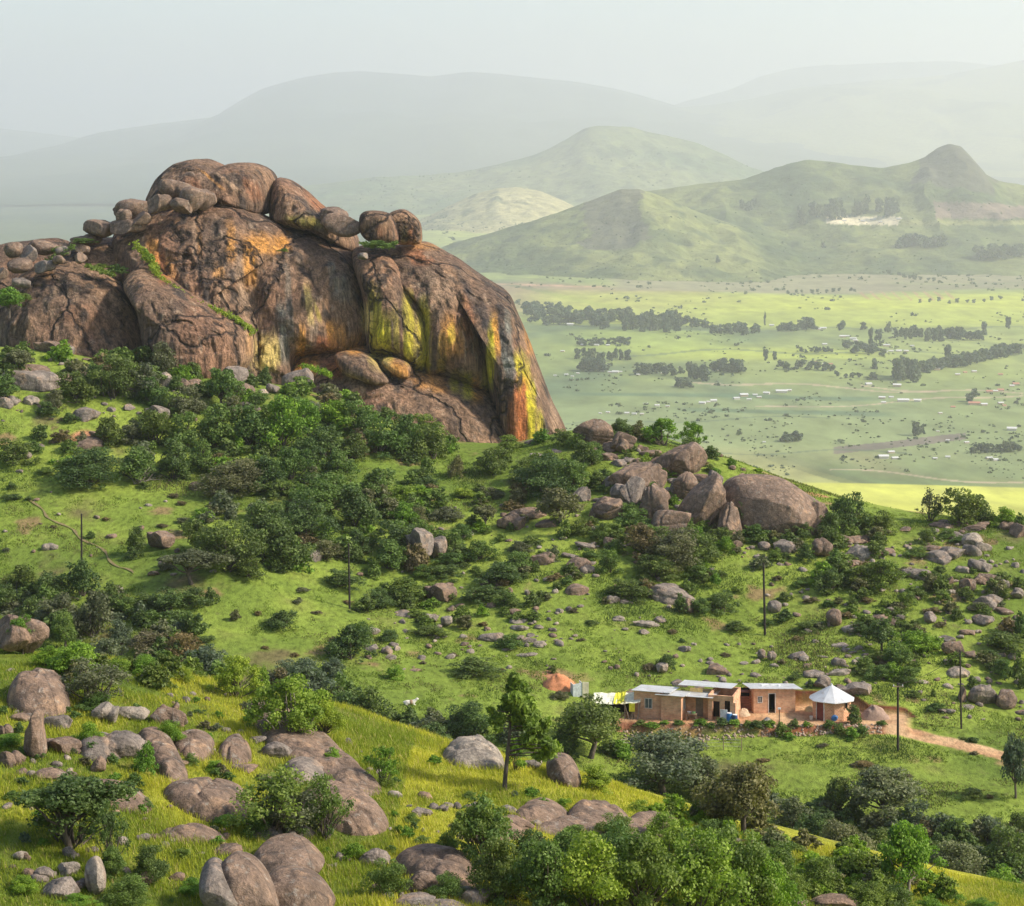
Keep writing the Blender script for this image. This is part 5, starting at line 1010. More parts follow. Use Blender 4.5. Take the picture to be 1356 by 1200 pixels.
wall_block(-5.1, -2.15, .35, 4.3, zA, [(-3.9, -3.2, 1.05, 2.0)]); window(house, -3.9, -3.2, 1.05, 2.0, .35)
roof_sheet(-5.35, -1.2, .05, 4.6, zA)
wall_block(-2.12, 0, 0, 3.3, zB, [], [(1.1, 1.9, .95, 1.95)]); window(house, 1.1, 1.9, .95, 1.95, 0, 'y')
roof_sheet(-2.75, .35, -.3, 3.6, zB)
# recessed porch block and the right room with open doorways
wall_block(0.03, 2.5, 2.4, 5.2, lambda x, y: 2.30 - .04 * (y - 2.4), [(1.0, 1.8, -.3, 1.95)])
bm_obj('door', lambda bm: box_mesh(bm, 1.0, 1.8, 2.50, 2.54, 0, 1.95), simple('grey_door', (.25, .2, .16)), house)
roof_sheet(-.3 + .4, 3.1, .9, 5.4, lambda x, y: 2.36 - .04 * (y - .9))
wall_block(2.53, 5.2, 1.4, 5.2, lambda x, y: 2.58 + .10 * (x - 2.5) * 0 + .02 * y, [(2.95, 3.75, -.3, 2.0), (4.25, 4.85, .9, 2.1)], [])
bm_obj('wall', lambda bm: box_mesh(bm, 5.22, 5.40, 1.45, 3.2, -.3, 2.0, lambda x, y: 1.9 + .12 * ((y * 3) % 1)), brick, house)
roof_sheet(-1.1, 4.6, 3.4, 6.6, lambda x, y: 2.90 - .07 * (y - 3.4))
bm_obj('interior_shade', lambda bm: box_mesh(bm, 2.75, 5.0, 3.0, 3.05, -.2, 2.3), dark, house)  # near-black panel painting the shade seen through the house doorways
bm_obj('yellow_gable', lambda bm: box_mesh(bm, .3, 1.6, 2.9, 2.94, 2.44, 2.84), simple('ochre_wall', (.70, .48, .18)), house)
def loose(name, label, cat, build, mat, loc, rz=0., bevel=0., parts=(), group=None):
    o = empty(name, loc, rz) if parts else None
    if parts:
        for (nm, bf, mt) in parts: bm_obj(nm, bf, mt, o)
        tag(o, label, cat, group)
    else:
        o = bm_obj(name, build, mat, None, loc, bevel); o.rotation_euler = (0, 0, rz); tag(o, label, cat, group)
    return o
def hl(x, y, z=0.):
    c, s = math.cos(ROT), math.sin(ROT); return (Hc[0] + c * x - s * y, Hc[1] + s * x + c * y, PADZ + z)
loose('door_panel', 'white board leaning beside the open doorway of the long house', 'board', lambda bm: box_mesh(bm, 0, .75, 0, .05, 0, 1.25), white, hl(3.85, 1.15), ROT)
def cyl(bm, x, y, z0, z1, r0, r1=None, n=14, cap=True):
    r1 = r0 if r1 is None else r1
    bmesh.ops.create_cone(bm, cap_ends=cap, segments=n, radius1=r0, radius2=r1, depth=z1 - z0, matrix=__import__('mathutils').Matrix.Translation((x, y, (z0 + z1) / 2)))
def barrel(loc, label, mat, h=.95, r=.3):
    o = empty('barrel', loc); tag(o, label, 'barrel')
    def b(bm):
        cyl(bm, 0, 0, 0, h * .3, r * .93, r); cyl(bm, 0, 0, h * .3, h * .7, r, r); cyl(bm, 0, 0, h * .7, h, r, r * .9)
    bm_obj('body', b, mat, o); bm_obj('lid', lambda bm: cyl(bm, 0, 0, h, h + .05, r * .8), white, o); return o
barrel(hl(4.85, 1.0), 'blue plastic barrel right of the white board at the house', bluep); barrel(hl(5.45, .9), 'dark navy barrel at the right corner of the long house', navyp, .85)
tb = empty('wash_table', hl(.9, .9), ROT); tag(tb, 'low table with basins against the end wall of the long house', 'table')
bm_obj('table_top', lambda bm: box_mesh(bm, -.55, .55, -.3, .3, .62, .68), wood, tb)
for sx_ in (-.48, .48):
    for sy_ in (-.24, .24): bm_obj('leg', lambda bm, a=sx_, b=sy_: box_mesh(bm, a - .04, a + .04, b - .04, b + .04, -.05, .62), wood, tb)
for k_3, (dx, cc) in enumerate([(-.25, white), (.22, simple('green_basin', (.25, .5, .2)))]):
    bn = bm_obj('basin', lambda bm: cyl(bm, 0, 0, 0, .16, .14, .22), cc, None, (hl(.9 + dx, .9)[0], hl(.9 + dx, .9)[1], PADZ + .685)); tag(bn, ['white basin standing on the wash table', 'green basin standing on the wash table'][k_3], 'basin')
# ---- lean-to of cream and yellow sheets left of the house
sh = empty('lean_to', tuple(P(817, 944, 236.2)[:2]) + (PADZ,), R(-8)); tag(sh, 'open lean-to with a cream and yellow sheet roof left of the house', 'shelter')
def canopy(bm, x0=-2.6, x1=2.5, seg=14):
    rows_ = []
    for j in range(5):
        y = -.9 + j * .7; rows_.append([bm.verts.new((x0 + (x1 - x0) * i / seg, y, 1.45 + .28 * i / seg + .12 * j - .12 * math.sin(i / seg * 3.1) + .05 * math.sin(i * 1.9 + j))) for i in range(seg + 1)])
    for a, b in zip(rows_[:-1], rows_[1:]):
        for i in range(seg): bm.faces.new((a[i], a[i + 1], b[i + 1], b[i]))
cn = bm_obj('roof_sheet', canopy, cream, sh); sm = cn.modifiers.new('thick', 'SOLIDIFY'); sm.thickness = .03
yp = bm_obj('yellow_cloth', lambda bm: canopy(bm, -.6, .5, 8), yellow, sh); yp.location = (0.3, -.08, .07); sm = yp.modifiers.new('thick', 'SOLIDIFY'); sm.thickness = .02
bm_obj('cloth_flap', lambda bm: box_mesh(bm, 1.35, 1.95, -.98, -.95, .75, 1.62), yellow, sh)
for px_2 in (-2.3, -.8, .9, 2.3): bm_obj('post', lambda bm, a=px_2: cyl(bm, a, -.8, -.3, 1.5 + .055 * (a + 2.6), .05), wood, sh)
for px_2 in (-2.2, 2.3): bm_obj('post', lambda bm, a=px_2: cyl(bm, a, 1.7, -.3, 1.85, .05), wood, sh)
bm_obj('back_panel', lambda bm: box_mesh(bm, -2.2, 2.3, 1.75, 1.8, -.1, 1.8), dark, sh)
bm_obj('side_panel', lambda bm: box_mesh(bm, -2.75, -2.2, -.85, -.8, -.1, .85), white, sh)
rr2 = np.random.default_rng(4)
for k_3 in range(7):
    x_ = -1.9 + k_3 * .12 if k_3 < 3 else 1.2 + (k_3 - 3) * .28; l = hit(817, 944, 200.)
    o = bm_obj('plank', lambda bm: cyl(bm, 0, 0, 0, 1.1 + .1 * k_3, .06), wood, None, (sh.location.x + x_, sh.location.y - 1.15, PADZ - .02)); o.rotation_euler = (-.25, rr2.uniform(-.35, .35), 0)
    tag(o, ['first', 'second', 'third', 'first', 'second', 'third', 'fourth'][k_3] + (' short log leaning on the left end of the lean-to' if k_3 < 3 else ' short log propped up at the right end of the lean-to'), 'log', 'logs propped at the lean-to' if k_3 >= 3 else 'logs at the left end of the lean-to')
# ---- second brick room with the dark doorway
h2 = empty('brick_room', tuple(P(998, 946, 237.2)[:2]) + (PADZ,), R(6)); tag(h2, 'square brick room with a dark doorway and a flat pale roof between the house and the hut', 'house')
z2 = lambda x, y: 2.62 - .035 * x - .10 * y
def b2(bm):
    wall_holes(bm, 0, 4.45, -.3, z2, 0, .18, [(1.62, 2.28, -.3, 2.02), (.48, .88, 1.15, 1.75)], 'x'); wall_holes(bm, .18, 3.4, -.3, z2, 4.27, .18, [], 'y'); wall_holes(bm, 0, 4.45, -.3, z2, 3.4, .18, [], 'x'); wall_holes(bm, .18, 3.4, -.3, z2, 0, .18, [], 'y')
bm_obj('wall', b2, brick, h2); roof_sheet(-.45, 5.15, -.3, 3.9, z2, parent=h2)
dd = bm_obj('door_frame', lambda bm: [box_mesh(bm, 1.55, 1.62, -.03, .12, 0, 2.08), box_mesh(bm, 2.28, 2.35, -.03, .12, 0, 2.08), box_mesh(bm, 1.62, 2.28, -.03, .12, 2.02, 2.09)], frame_m, h2)
bm_obj('interior_shade', lambda bm: box_mesh(bm, .3, 4.1, 1.6, 1.65, -.2, 2.3), dark, h2); window(h2, .48, .88, 1.15, 1.75, 0)  # near-black panel behind the doorway paints the room's inner shade
bm_obj('roof_litter', lambda bm: [box_mesh(bm, 1.2, 2.0, 1.6, 1.9, 2.38, 2.58), box_mesh(bm, 2.2, 2.9, 1.8, 2.1, 2.32, 2.5), box_mesh(bm, 3.0, 3.3, 1.6, 2.0, 2.32, 2.52)], white, h2)
# low pen of stacked planks between house and room
pen = empty('plank_pen', tuple(P(984, 941, 238.4)[:2]) + (PADZ,), 0); tag(pen, 'dark red plank pen with a torn iron roof left of the square brick room', 'pen')
redw = simple('red_planks', (.32, .13, .09), .9)
for k_3 in range(6): bm_obj('plank', lambda bm, z=k_3: box_mesh(bm, -1.0, 1.0, -.04 + .01 * (z % 2), .02, -.05 + z * .27, .18 + z * .27), redw, pen)
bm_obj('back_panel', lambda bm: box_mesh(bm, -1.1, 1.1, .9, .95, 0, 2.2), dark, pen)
bm_obj('roof', lambda bm: box_mesh(bm, -1.1, .9, -.1, 1.2, 1.95, 2.3, lambda x, y: 2.0 - .05 * x), redw, pen)
# ---- round hut with the faceted iron roof
RC = P(1103, 952, 235.0); rx_, ry_ = RC[0], 235.9
hut = empty('round_hut', (rx_, ry_, PADZ)); tag(hut, 'eight sided brick hut with a pointed pale iron roof', 'hut')
def ring_wall(bm, r=1.98, h=2.05, n=12, t=.16):
    for k in range(n):
        if k == 4: continue
        a0, a1 = [math.radians(90 + 360 / n * (k + q)) for q in (0, 1)]
        vs_ = []
        for z in (-.3, h):
            for a, rr in ((a0, r), (a1, r), (a1, r - t), (a0, r - t)): vs_.append(bm.verts.new((rr * math.cos(a), rr * math.sin(a), z)))
        for q in ((0, 1, 5, 4), (2, 3, 7, 6), (4, 5, 6, 7), (0, 4, 7, 3), (1, 2, 6, 5)): bm.faces.new([vs_[i] for i in q])
bm_obj('wall', ring_wall, brick_round, hut)
a0, a1 = math.radians(90 + 30 * 4), math.radians(90 + 30 * 5)
mx_, my_ = 1.93 * math.cos((a0 + a1) / 2), 1.93 * math.sin((a0 + a1) / 2)
dr = bm_obj('door', lambda bm: box_mesh(bm, -.44, .44, -.03, .03, -.1, 1.95), wood_red, hut, (mx_, my_, 0)); dr.rotation_euler = (0, 0, (a0 + a1) / 2 + math.pi / 2)
df = bm_obj('door_frame', lambda bm: [box_mesh(bm, -.52, -.44, -.08, .08, -.1, 2.03), box_mesh(bm, .44, .52, -.08, .08, -.1, 2.03)], frame_m, hut, (mx_, my_, 0)); df.rotation_euler = dr.rotation_euler
def cone_roof(bm, n=12, r=2.36, h0=2.0, h1=3.35):
    top = bm.verts.new((0, 0, h1)); tl = bm.verts.new((0, 0, h1 - .06)); A, B = [], []
    for k in range(n):
        a = math.radians(360 / n * k); rr = r * (1 + .03 * (k % 2)); A.append(bm.verts.new((rr * math.cos(a), rr * math.sin(a), h0 - .04 * (k % 2)))); B.append(bm.verts.new((rr * math.cos(a), rr * math.sin(a), h0 - .06 - .04 * (k % 2))))
    for k in range(n):
        q = (k + 1) % n; bm.faces.new((top, A[k], A[q])); bm.faces.new((tl, B[q], B[k])); bm.faces.new((A[k], B[k], B[q], A[q]))
rf = bm_obj('roof', cone_roof, iron, hut); bm_obj('roof_cap', lambda bm: cyl(bm, 0, 0, 3.3, 3.5, .12, .03, 8), iron, rf)
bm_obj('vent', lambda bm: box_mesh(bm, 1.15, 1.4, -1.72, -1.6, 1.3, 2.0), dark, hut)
wb = empty('wash_basin', (rx_ + .05, ry_ - 2.1, PADZ + .3)); wb.rotation_euler = (R(-75), 0, R(10)); tag(wb, 'round blue basin leaning on the wall of the pointed roof hut', 'basin')
bm_obj('bowl', lambda bm: cyl(bm, 0, 0, 0, .16, .24, .34, 18), bluep, wb); bm_obj('rim', lambda bm: cyl(bm, 0, 0, .16, .19, .37, .37, 18), simple('rim_blue', (.1, .3, .6)), wb)
bk = bm_obj('bucket', lambda bm: cyl(bm, 0, 0, 0, .38, .14, .19), simple('cream_bucket', (.7, .62, .5)), None, (rx_ - 2.3, ry_ - 1.2, PADZ - .01)); tag(bk, 'small cream bucket at the left foot of the pointed roof hut', 'bucket')
# yard post with a tap board
yp_ = P(1032, 958.5, 233.4); o = empty('yard_post', (yp_[0], yp_[1], PADZ)); tag(o, 'thin post with a small white box in the bare yard', 'post')
bm_obj('pole', lambda bm: cyl(bm, 0, 0, -.2, 1.45, .045), pole_m, o); bm_obj('box', lambda bm: box_mesh(bm, -.16, .16, -.08, .08, 1.4, 1.55), white, o)
# heaps
def heap(label, cx, by, w, h, mat, cat='heap', Yk=None, z=None, name='rubble_heap', seed=1):
    g = hit(cx, by, 200.) if Yk is None else P(cx, by, Yk); Y = g[1]; rw, rh = w * Y / F / 2, h * Y / F
    n, mm = 24, 9; V = []; 
    for i in range(mm + 1):
        r = i / mm
        for k in range(n):
            a = k / n * 6.283; V.append((rw * r * math.cos(a), rw * .7 * r * math.sin(a), rh * (1 - r ** 1.5) - .12 * (i == mm)))
    V = np.array(V); V = V + np.stack([fbm(V * 2.2 + seed, 3, seed) * .18 * rw, fbm(V * 2.2, 3, seed + 3) * .12 * rw, fbm(V * 3, 3, seed + 6) * .25 * rh], 1)
    i = np.arange(len(V)).reshape(mm + 1, n); j = np.roll(i, -1, 1)
    me = mesh_np(name, V, np.stack([i[:-1], i[1:], j[1:], j[:-1]], -1).reshape(-1, 4), True)
    o = link(name, me, mat, None, (g[0], Y + rw * .5, (g[2] if z is None else z))); tag(o, label, cat); return o
heap('tan heap of building sand beside the long house', 984, 947, 22, 10, simple('tan_sand', (.55, .42, .28), .95, .1, 0, None, 8), Yk=236, z=PADZ, name='sand_heap')
heap('grey gravel heap in front of the square brick room', 1016, 959, 16, 7, simple('gravel', (.36, .33, .29), .95, .1, 0, None, 14), Yk=233.3, z=PADZ, name='gravel_heap', seed=3)
heap('yellow sand mound between the square room and the pointed hut', 1072, 944, 14, 8, simple('yellow_sand', (.62, .50, .26), .95, .1, 0, None, 8), Yk=238, z=PADZ, name='sand_heap', seed=5)
heap('orange soil heap on the grass left of the homestead', 740, 914, 54, 19, orange_soil, name='soil_heap', seed=7)
heap('brown rubble heap right of the pointed roof hut', 1160, 955, 44, 18, simple('brown_rubble', (.36, .25, .19), .95, .1, 0, None, 6), Yk=234.5, z=PADZ, seed=9)
tin = empty('tin_shed', tuple(hit(769, 923, 200.))); tin.rotation_euler = (0, 0, R(12)); tag(tin, 'small leaning tin latrine beside the orange soil heap', 'shed')
bm_obj('wall', lambda bm: [box_mesh(bm, -.85, .1, -.05, .05, -.1, 1.5, lambda x, y: 1.45 + .1 * x), box_mesh(bm, .1, .15, -.05, 1.2, -.1, 1.5), box_mesh(bm, -.85, -.8, .05, 1.2, -.1, 1.35)], mattress_m, tin)
bm_obj('side_panel', lambda bm: box_mesh(bm, .17, .85, -.1, -.04, -.1, 1.55, lambda x, y: 1.62 - .1 * x), simple('rusty_panel', (.62, .58, .40), .8, .2, 0, None, 3.), tin)
# ---- power poles
def pole(cx, by, top, label, Yf=None, arm=False, r=.13, lean=0.):
    g = hit(cx, by, 150.); h_ = (by - top) * g[1] / F
    o = empty('power_pole', (g[0], g[1], g[2])); o.rotation_euler = (0, R(lean), 0); tag(o, label, 'power pole')
    bm_obj('pole', lambda bm: cyl(bm, 0, 0, -.5, h_, r, r * .72, 10), pole_m, o)
    bm_obj('pole_cap', lambda bm: cyl(bm, 0, 0, h_, h_ + .08, r * .8, r * .3, 10), pole_m, o)
    if arm:
        bm_obj('crossarm', lambda bm: box_mesh(bm, -.55, .55, -.17, -.08, h_ - .35, h_ - .25), wood, o)
        for q in (-.45, .45): bm_obj('insulator', lambda bm, a=q: cyl(bm, a, -.12, h_ - .25, h_ - .08, .05, .03, 8), white, o)
    return o, np.array((g[0], g[1], g[2] + h_ - .1))
_, w1 = pole(1189, 994, 905, 'black power pole standing beside the dirt track', arm=True)
_, w2 = pole(1273, 965, 862, 'thin power pole on the boulder slope above the dirt track', r=.10, lean=-1.)
pole(1013, 841, 746, 'dark bare power pole on the slope above the brick rooms', r=.15, lean=-1.2)
pole(463, 806, 720, 'dark power pole on the open grass beside the central thicket', r=.13, lean=-1.)
pole(108, 762, 681, 'dark power pole rising behind the bushes by the footpath', r=.13)
t = np.linspace(0, 1, 24)[:, None]; wire = w1 + (w2 - w1) * t; wire[:, 2] -= (t * (1 - t) * 4)[:, 0] * .5
TV, TF = tubes([(wire, np.full(24, .022))], 5); tag(link('power_line', mesh_np('power_line', TV, TF), pole_m), 'thin cable strung between the two poles near the dirt track', 'cable')
# ---- wire fence below the yard bank
fe = empty('wire_fence', tuple(hit(905, 990, 200.))); tag(fe, 'thin wire fence on wooden posts in the meadow below the yard', 'fence')
pts = []
for k_3, x_ in enumerate([818, 838, 858, 880, 903, 912, 936, 958, 982]):
    g = hit(x_, 994 - (k_3 % 2), 200.); pts.append(g); l = g - np.array(fe.location)
    bm_obj('post', lambda bm: cyl(bm, 0, 0, -.3, 1.15 + .1 * (k_3 % 3), .05, .04, 6), wood, fe, tuple(l))
pa = [(np.array([q + np.array([0, 0, zz]) - np.array(fe.location) for q in pts]), np.full(len(pts), .012)) for zz in (.4, .75, 1.05)]
TV, TF = tubes(pa, 4); link('wire', mesh_np('wire', TV, TF), frame_m, fe)
# ---- stones and clods of the yard bank
rr3 = np.random.default_rng(12); n_ = 520
bx = rr3.uniform(825, 1168, n_); V, Fq = [], []; ico = bmesh.new(); bmesh.ops.create_icosphere(ico, subdivisions=1, radius=1.); iv = np.array([v.co[:] for v in ico.verts]); iff = np.array([[v.index for v in f.verts] for f in ico.faces]); ico.free()
off = 0
for b_ in bx:
    Yb = 231.9 + rr3.uniform(-1.2, .6); x_ = pxX(b_, Yb); s = rr3.uniform(.05, .2); v = iv * s * rr3.uniform(.6, 1.2, 3) + rr3.normal(size=iv.shape) * s * .15 + np.array([x_, Yb, gz1(x_, Yb) + s * .2]); V.append(v); Fq.append(iff + off); off += len(iv)
tag(link('rubble', mesh_np('rubble', np.concatenate(V), np.concatenate(Fq), False), rubble_m), 'loose stones and brick rubble on the bank below the yard', kind='stuff')
for k_3, tok in enumerate('928,966,20,16 942,972,16,14 955,968,18,18 972,966,20,16 990,968,16,14 1002,972,22,18 1020,966,18,14 1035,976,22,20 1052,966,16,14 1068,964,14,10 1098,968,20,14 1112,974,18,16 1128,980,22,22 1140,976,18,18 848,968,18,12 862,972,20,14 1168,962,16,8 1130,960,22,28 880,962,14,8 898,962,16,8 1012,962,14,8 1045,980,18,12'.split()):
    a = [float(v) for v in tok.split(',')]; plant(*a, 'dome' if k_3 % 3 else 'low', ['bright', 'mid', 'dark'][k_3 % 3], y0=200.)
# ---- the goat resting by the bushes
gp = hit(541, 934, 200.); goat = empty('goat', tuple(gp), R(0)); tag(goat, 'white and brown goat lying on the meadow beside dark bushes', 'goat')
def skin_body(name, V, E, Rr, mat, parent):
    me = bpy.data.meshes.new(name); me.from_pydata(V, E, []); o = link(name, me, mat, parent)
    md = o.modifiers.new('skin', 'SKIN'); me.skin_vertices
    for k, r in enumerate(Rr): me.skin_vertices[0].data[k].radius = (r, r)
    me.skin_vertices[0].data[0].use_root = True
    sb = o.modifiers.new('sub', 'SUBSURF'); sb.levels = 1; sb.render_levels = 1; return o
GV = [(0, 0, .30), (.35, 0, .32), (.6, 0, .36), (.75, 0, .55), (.88, 0, .68), (1.05, 0, .62), (-.35, 0, .30), (-.5, 0, .34), (-.6, 0, .28), (.5, -.14, .14), (.75, -.16, .05), (.45, .14, .14), (.7, .16, .05), (-.3, -.18, .14), (-.05, -.22, .05), (-.3, .18, .14), (-.05, .22, .05), (.86, -.08, .76), (.86, .08, .76)]
GE = [(0, 1), (1, 2), (2, 3), (3, 4), (4, 5), (0, 6), (6, 7), (7, 8), (2, 9), (9, 10), (2, 11), (11, 12), (6, 13), (13, 14), (6, 15), (15, 16), (4, 17), (4, 18)]
GR = [.24, .23, .18, .11, .10, .05, .22, .12, .03, .06, .035, .06, .035, .08, .04, .08, .04, .03, .03]
skin_body('body', GV, GE, GR, goat_w, goat)
bm_obj('patch', lambda bm: bmesh.ops.create_icosphere(bm, subdivisions=3, radius=.255, matrix=__import__('mathutils').Matrix.Translation((.28, 0, .32))), goat_b, goat)
g2 = hit(645, 941, 200.)
# ---------------------------------------------------------------- footpath, grass, ground cover
fp = [(38, 662), (60, 682), (80, 694), (100, 706), (120, 720), (140, 734), (160, 752), (175, 760)]
pts = np.array([hit(a, b, 150.) for a, b in fp]); t = np.linspace(0, len(pts) - 1, 120); c_ = np.stack([np.interp(t, np.arange(len(pts)), pts[:, k]) for k in (0, 1)], 1)
c_[:, 0] += .4 * np.sin(t * 3.1); tn = np.gradient(c_, axis=0); tn /= np.linalg.norm(tn, axis=1)[:, None]; nn = np.stack([-tn[:, 1], tn[:, 0]], 1); wd = .13 + .06 * np.sin(t * 7)
L_ = c_ + nn * wd[:, None]; R_ = c_ - nn * wd[:, None]
V = np.concatenate([np.stack([L_[:, 0], L_[:, 1], gz(L_[:, 0], L_[:, 1]) + .09], 1), np.stack([R_[:, 0], R_[:, 1], gz(R_[:, 0], R_[:, 1]) + .09], 1)]); i = np.arange(119)
tag(link('path', mesh_np('path', V, np.stack([i, i + 120, i + 121, i + 1], 1)), simple('path_soil', (.24, .19, .09), .95, .1)), 'narrow trodden footpath crossing the meadow', kind='structure')
def blades(name, label, X, Y, h, w, lean, colr, mat):
    Z = gz(X, Y) - .03; n = len(X); r_ = np.random.default_rng(len(X)); a = r_.uniform(0, 6.283, n); l = r_.normal(size=(n, 2)) * lean * h[:, None] + np.array([-.18, 0]) * h[:, None]
    ux, uy = np.cos(a) * w / 2, np.sin(a) * w / 2
    V = np.empty((n, 4, 3)); V[:, 0] = np.stack([X - ux, Y - uy, Z], 1); V[:, 1] = np.stack([X + ux, Y + uy, Z], 1)
    V[:, 2] = np.stack([X + l[:, 0] + ux * .25, Y + l[:, 1] + uy * .25, Z + h], 1); V[:, 3] = np.stack([X + l[:, 0] - ux * .25, Y + l[:, 1] - uy * .25, Z + h], 1)
    o = link(name, mesh_np(name, V.reshape(-1, 3), np.arange(4 * n).reshape(-1, 4), False, {'blade': np.repeat(colr, 4, 0)}), mat); tag(o, label, kind='stuff'); return o
m = NB('grass_blades', .7, .2); c = m.attr('blade').outputs['Color']; m.color(c); tr = m.n('ShaderNodeBsdfTranslucent'); m.l(c, tr.inputs[0]); mx = m.n('ShaderNodeMixShader'); mx.inputs[0].default_value = .35
m.l(m.b.outputs[0], mx.inputs[1]); m.l(tr.outputs[0], mx.inputs[2]); m.l(mx.outputs[0], m.out.inputs[0]); blade_m = m.m
r_ = np.random.default_rng(21); n = 620000
Y = r_.uniform(76, 132, n); X = r_.uniform(-.255, .255, n) * Y
px_ = CX + X / Y * F; crest_y = np.interp(px_, [-20, 200, 430, 520, 760, 900, 1050, 1200, 1380], [121, 121, 124, 121, 114, 111, 109, 109, 109])
dn = fbm2(X, Y, 1.6, 3, 71); dl = fbm2(X, Y, 9., 3, 72); k = (Y < crest_y + 3) & (r_.uniform(0, 1, n) < np.clip(.62 + .7 * dn, .12, 1)); X, Y, dn, dl = X[k], Y[k], dn[k], dl[k]; n = len(X)
hh = np.clip(.20 + .20 * dn + .16 * dl, .05, .7) * r_.uniform(.6, 1.35, n); gn = fbm2(X, Y, 7., 3, 74) + .35 * (X < -5); tone = np.clip(.5 - .55 * sstep(-.1, .4, gn) + .55 * dl + .35 * fbm2(X, Y, 3.5, 3, 73) + r_.normal(size=n) * .16, 0, 1)
col_ = lerp((.20, .27, .022), (.62, .58, .055), tone); col_ = mixc(col_, (.60, .46, .20), .8 * (r_.uniform(0, 1, n) < .07)); col_ = mixc(col_, (.10, .20, .02), .75 * sstep(.1, .45, -dn - dl))
blades('grass', 'tall yellow green grass covering the near slope', X, Y, hh, .035, .28, col_, blade_m)
# short meadow tufts and weeds on the middle slope
n = 420000; Y = 185 + 135 * r_.uniform(0, 1, n) ** .9; X = r_.uniform(-.245, .245, n) * Y
q = fbm2(X, Y, 6.5, 4, 81) + .5 * fbm2(X, Y, 1.4, 3, 82); keep = (q > .02) & (pad_mask(X, Y) < .1) & (seg_dist(X, Y, track) > 1.9); X, Y, q = X[keep], Y[keep], q[keep]; n = len(X)
hh = np.clip(.12 + .35 * q, .06, .5) * r_.uniform(.5, 1.4, n); col_ = lerp((.17, .25, .03), (.075, .125, .022), sstep(.1, .5, q)); col_ = mixc(col_, (.17, .14, .06), .8 * (fbm2(X, Y, 11., 3, 83) > .08) * (r_.uniform(0, 1, n) < .6)); col_ = mixc(col_, (.26, .32, .05), .7 * (r_.uniform(0, 1, n) < .25))
blades('ground_cover', 'low weeds and tufts scattered through the meadow', X, Y, hh, .13, .5, col_, blade_m)
# ---------------------------------------------------------------- the plain: trees, homesteads
def far_surface(px, py):
    Y = -ZPLAIN * F / (py - HY)
    for _ in range(4): z = float(gz(np.array([(px - CX) / F * Y]), np.array([Y]))[0]); Y = -z * F / (py - HY)
    p = P(px, py, Y)
    if py < 350:      # on a hill?
        best = None
        for XX, YY, Z in hillm[:3]:
            pxs = CX + XX / YY * F; pys = HY - Z / YY * F; d = (pxs - px) ** 2 + ((pys - py) * 1.5) ** 2; k = np.argmin(d + (YY / YY.max()) * .0)
            if d.ravel()[k] < 30 and (best is None or YY.ravel()[k] < best[1]): best = np.array((XX.ravel()[k], YY.ravel()[k], Z.ravel()[k]))
        if best is not None and best[1] < Y + 4000: p = best
    return p
def far_crown(seed, kind):
    r_ = np.random.default_rng(seed); cs, rs = [], []
    for k in range(12):
        z = r_.uniform(.2, .85); w_ = {'round': .36, 'tall': .26, 'conic': .42 * (1 - z)}[kind]
        a = r_.uniform(0, 6.28); cs.append(np.array([math.cos(a) * w_ * r_.uniform(.2, 1), math.sin(a) * w_ * r_.uniform(.2, 1), z])); rs.append(r_.uniform(.14, .24) * (1 if kind != 'conic' else .8))
    V, Fq, C = leaves(cs, rs, [40] * 12, .13, r_); return mesh_np('crown', V, Fq, False, {'leaf': C})
FCR = {k: [far_crown(500 + i * 7 + j, k) for i in range(4)] for j, k in enumerate(('round', 'tall', 'conic'))}
for v in FCR.values():
    for me in v: me.materials.append(far_leaf)
FARQ = []
def far_tree(px, py, h, kind='round', w=None):
    p = far_surface(px, py); Y = p[1]; h = h * 1.2; H_ = h * Y / F; r_ = np.random.default_rng(int(px * 7 + py * 3))
    W_ = (w or h * {'round': 1.25, 'tall': .72, 'conic': .75}[kind]) * Y / F
    return dict(me=FCR[kind][int(r_.integers(0, 4))], loc=(p[0], p[1], p[2] - H_ * .12), sc=(W_, W_, H_ * 1.1), rz=r_.uniform(0, 6.28), size=(w or h) * h, x=px)
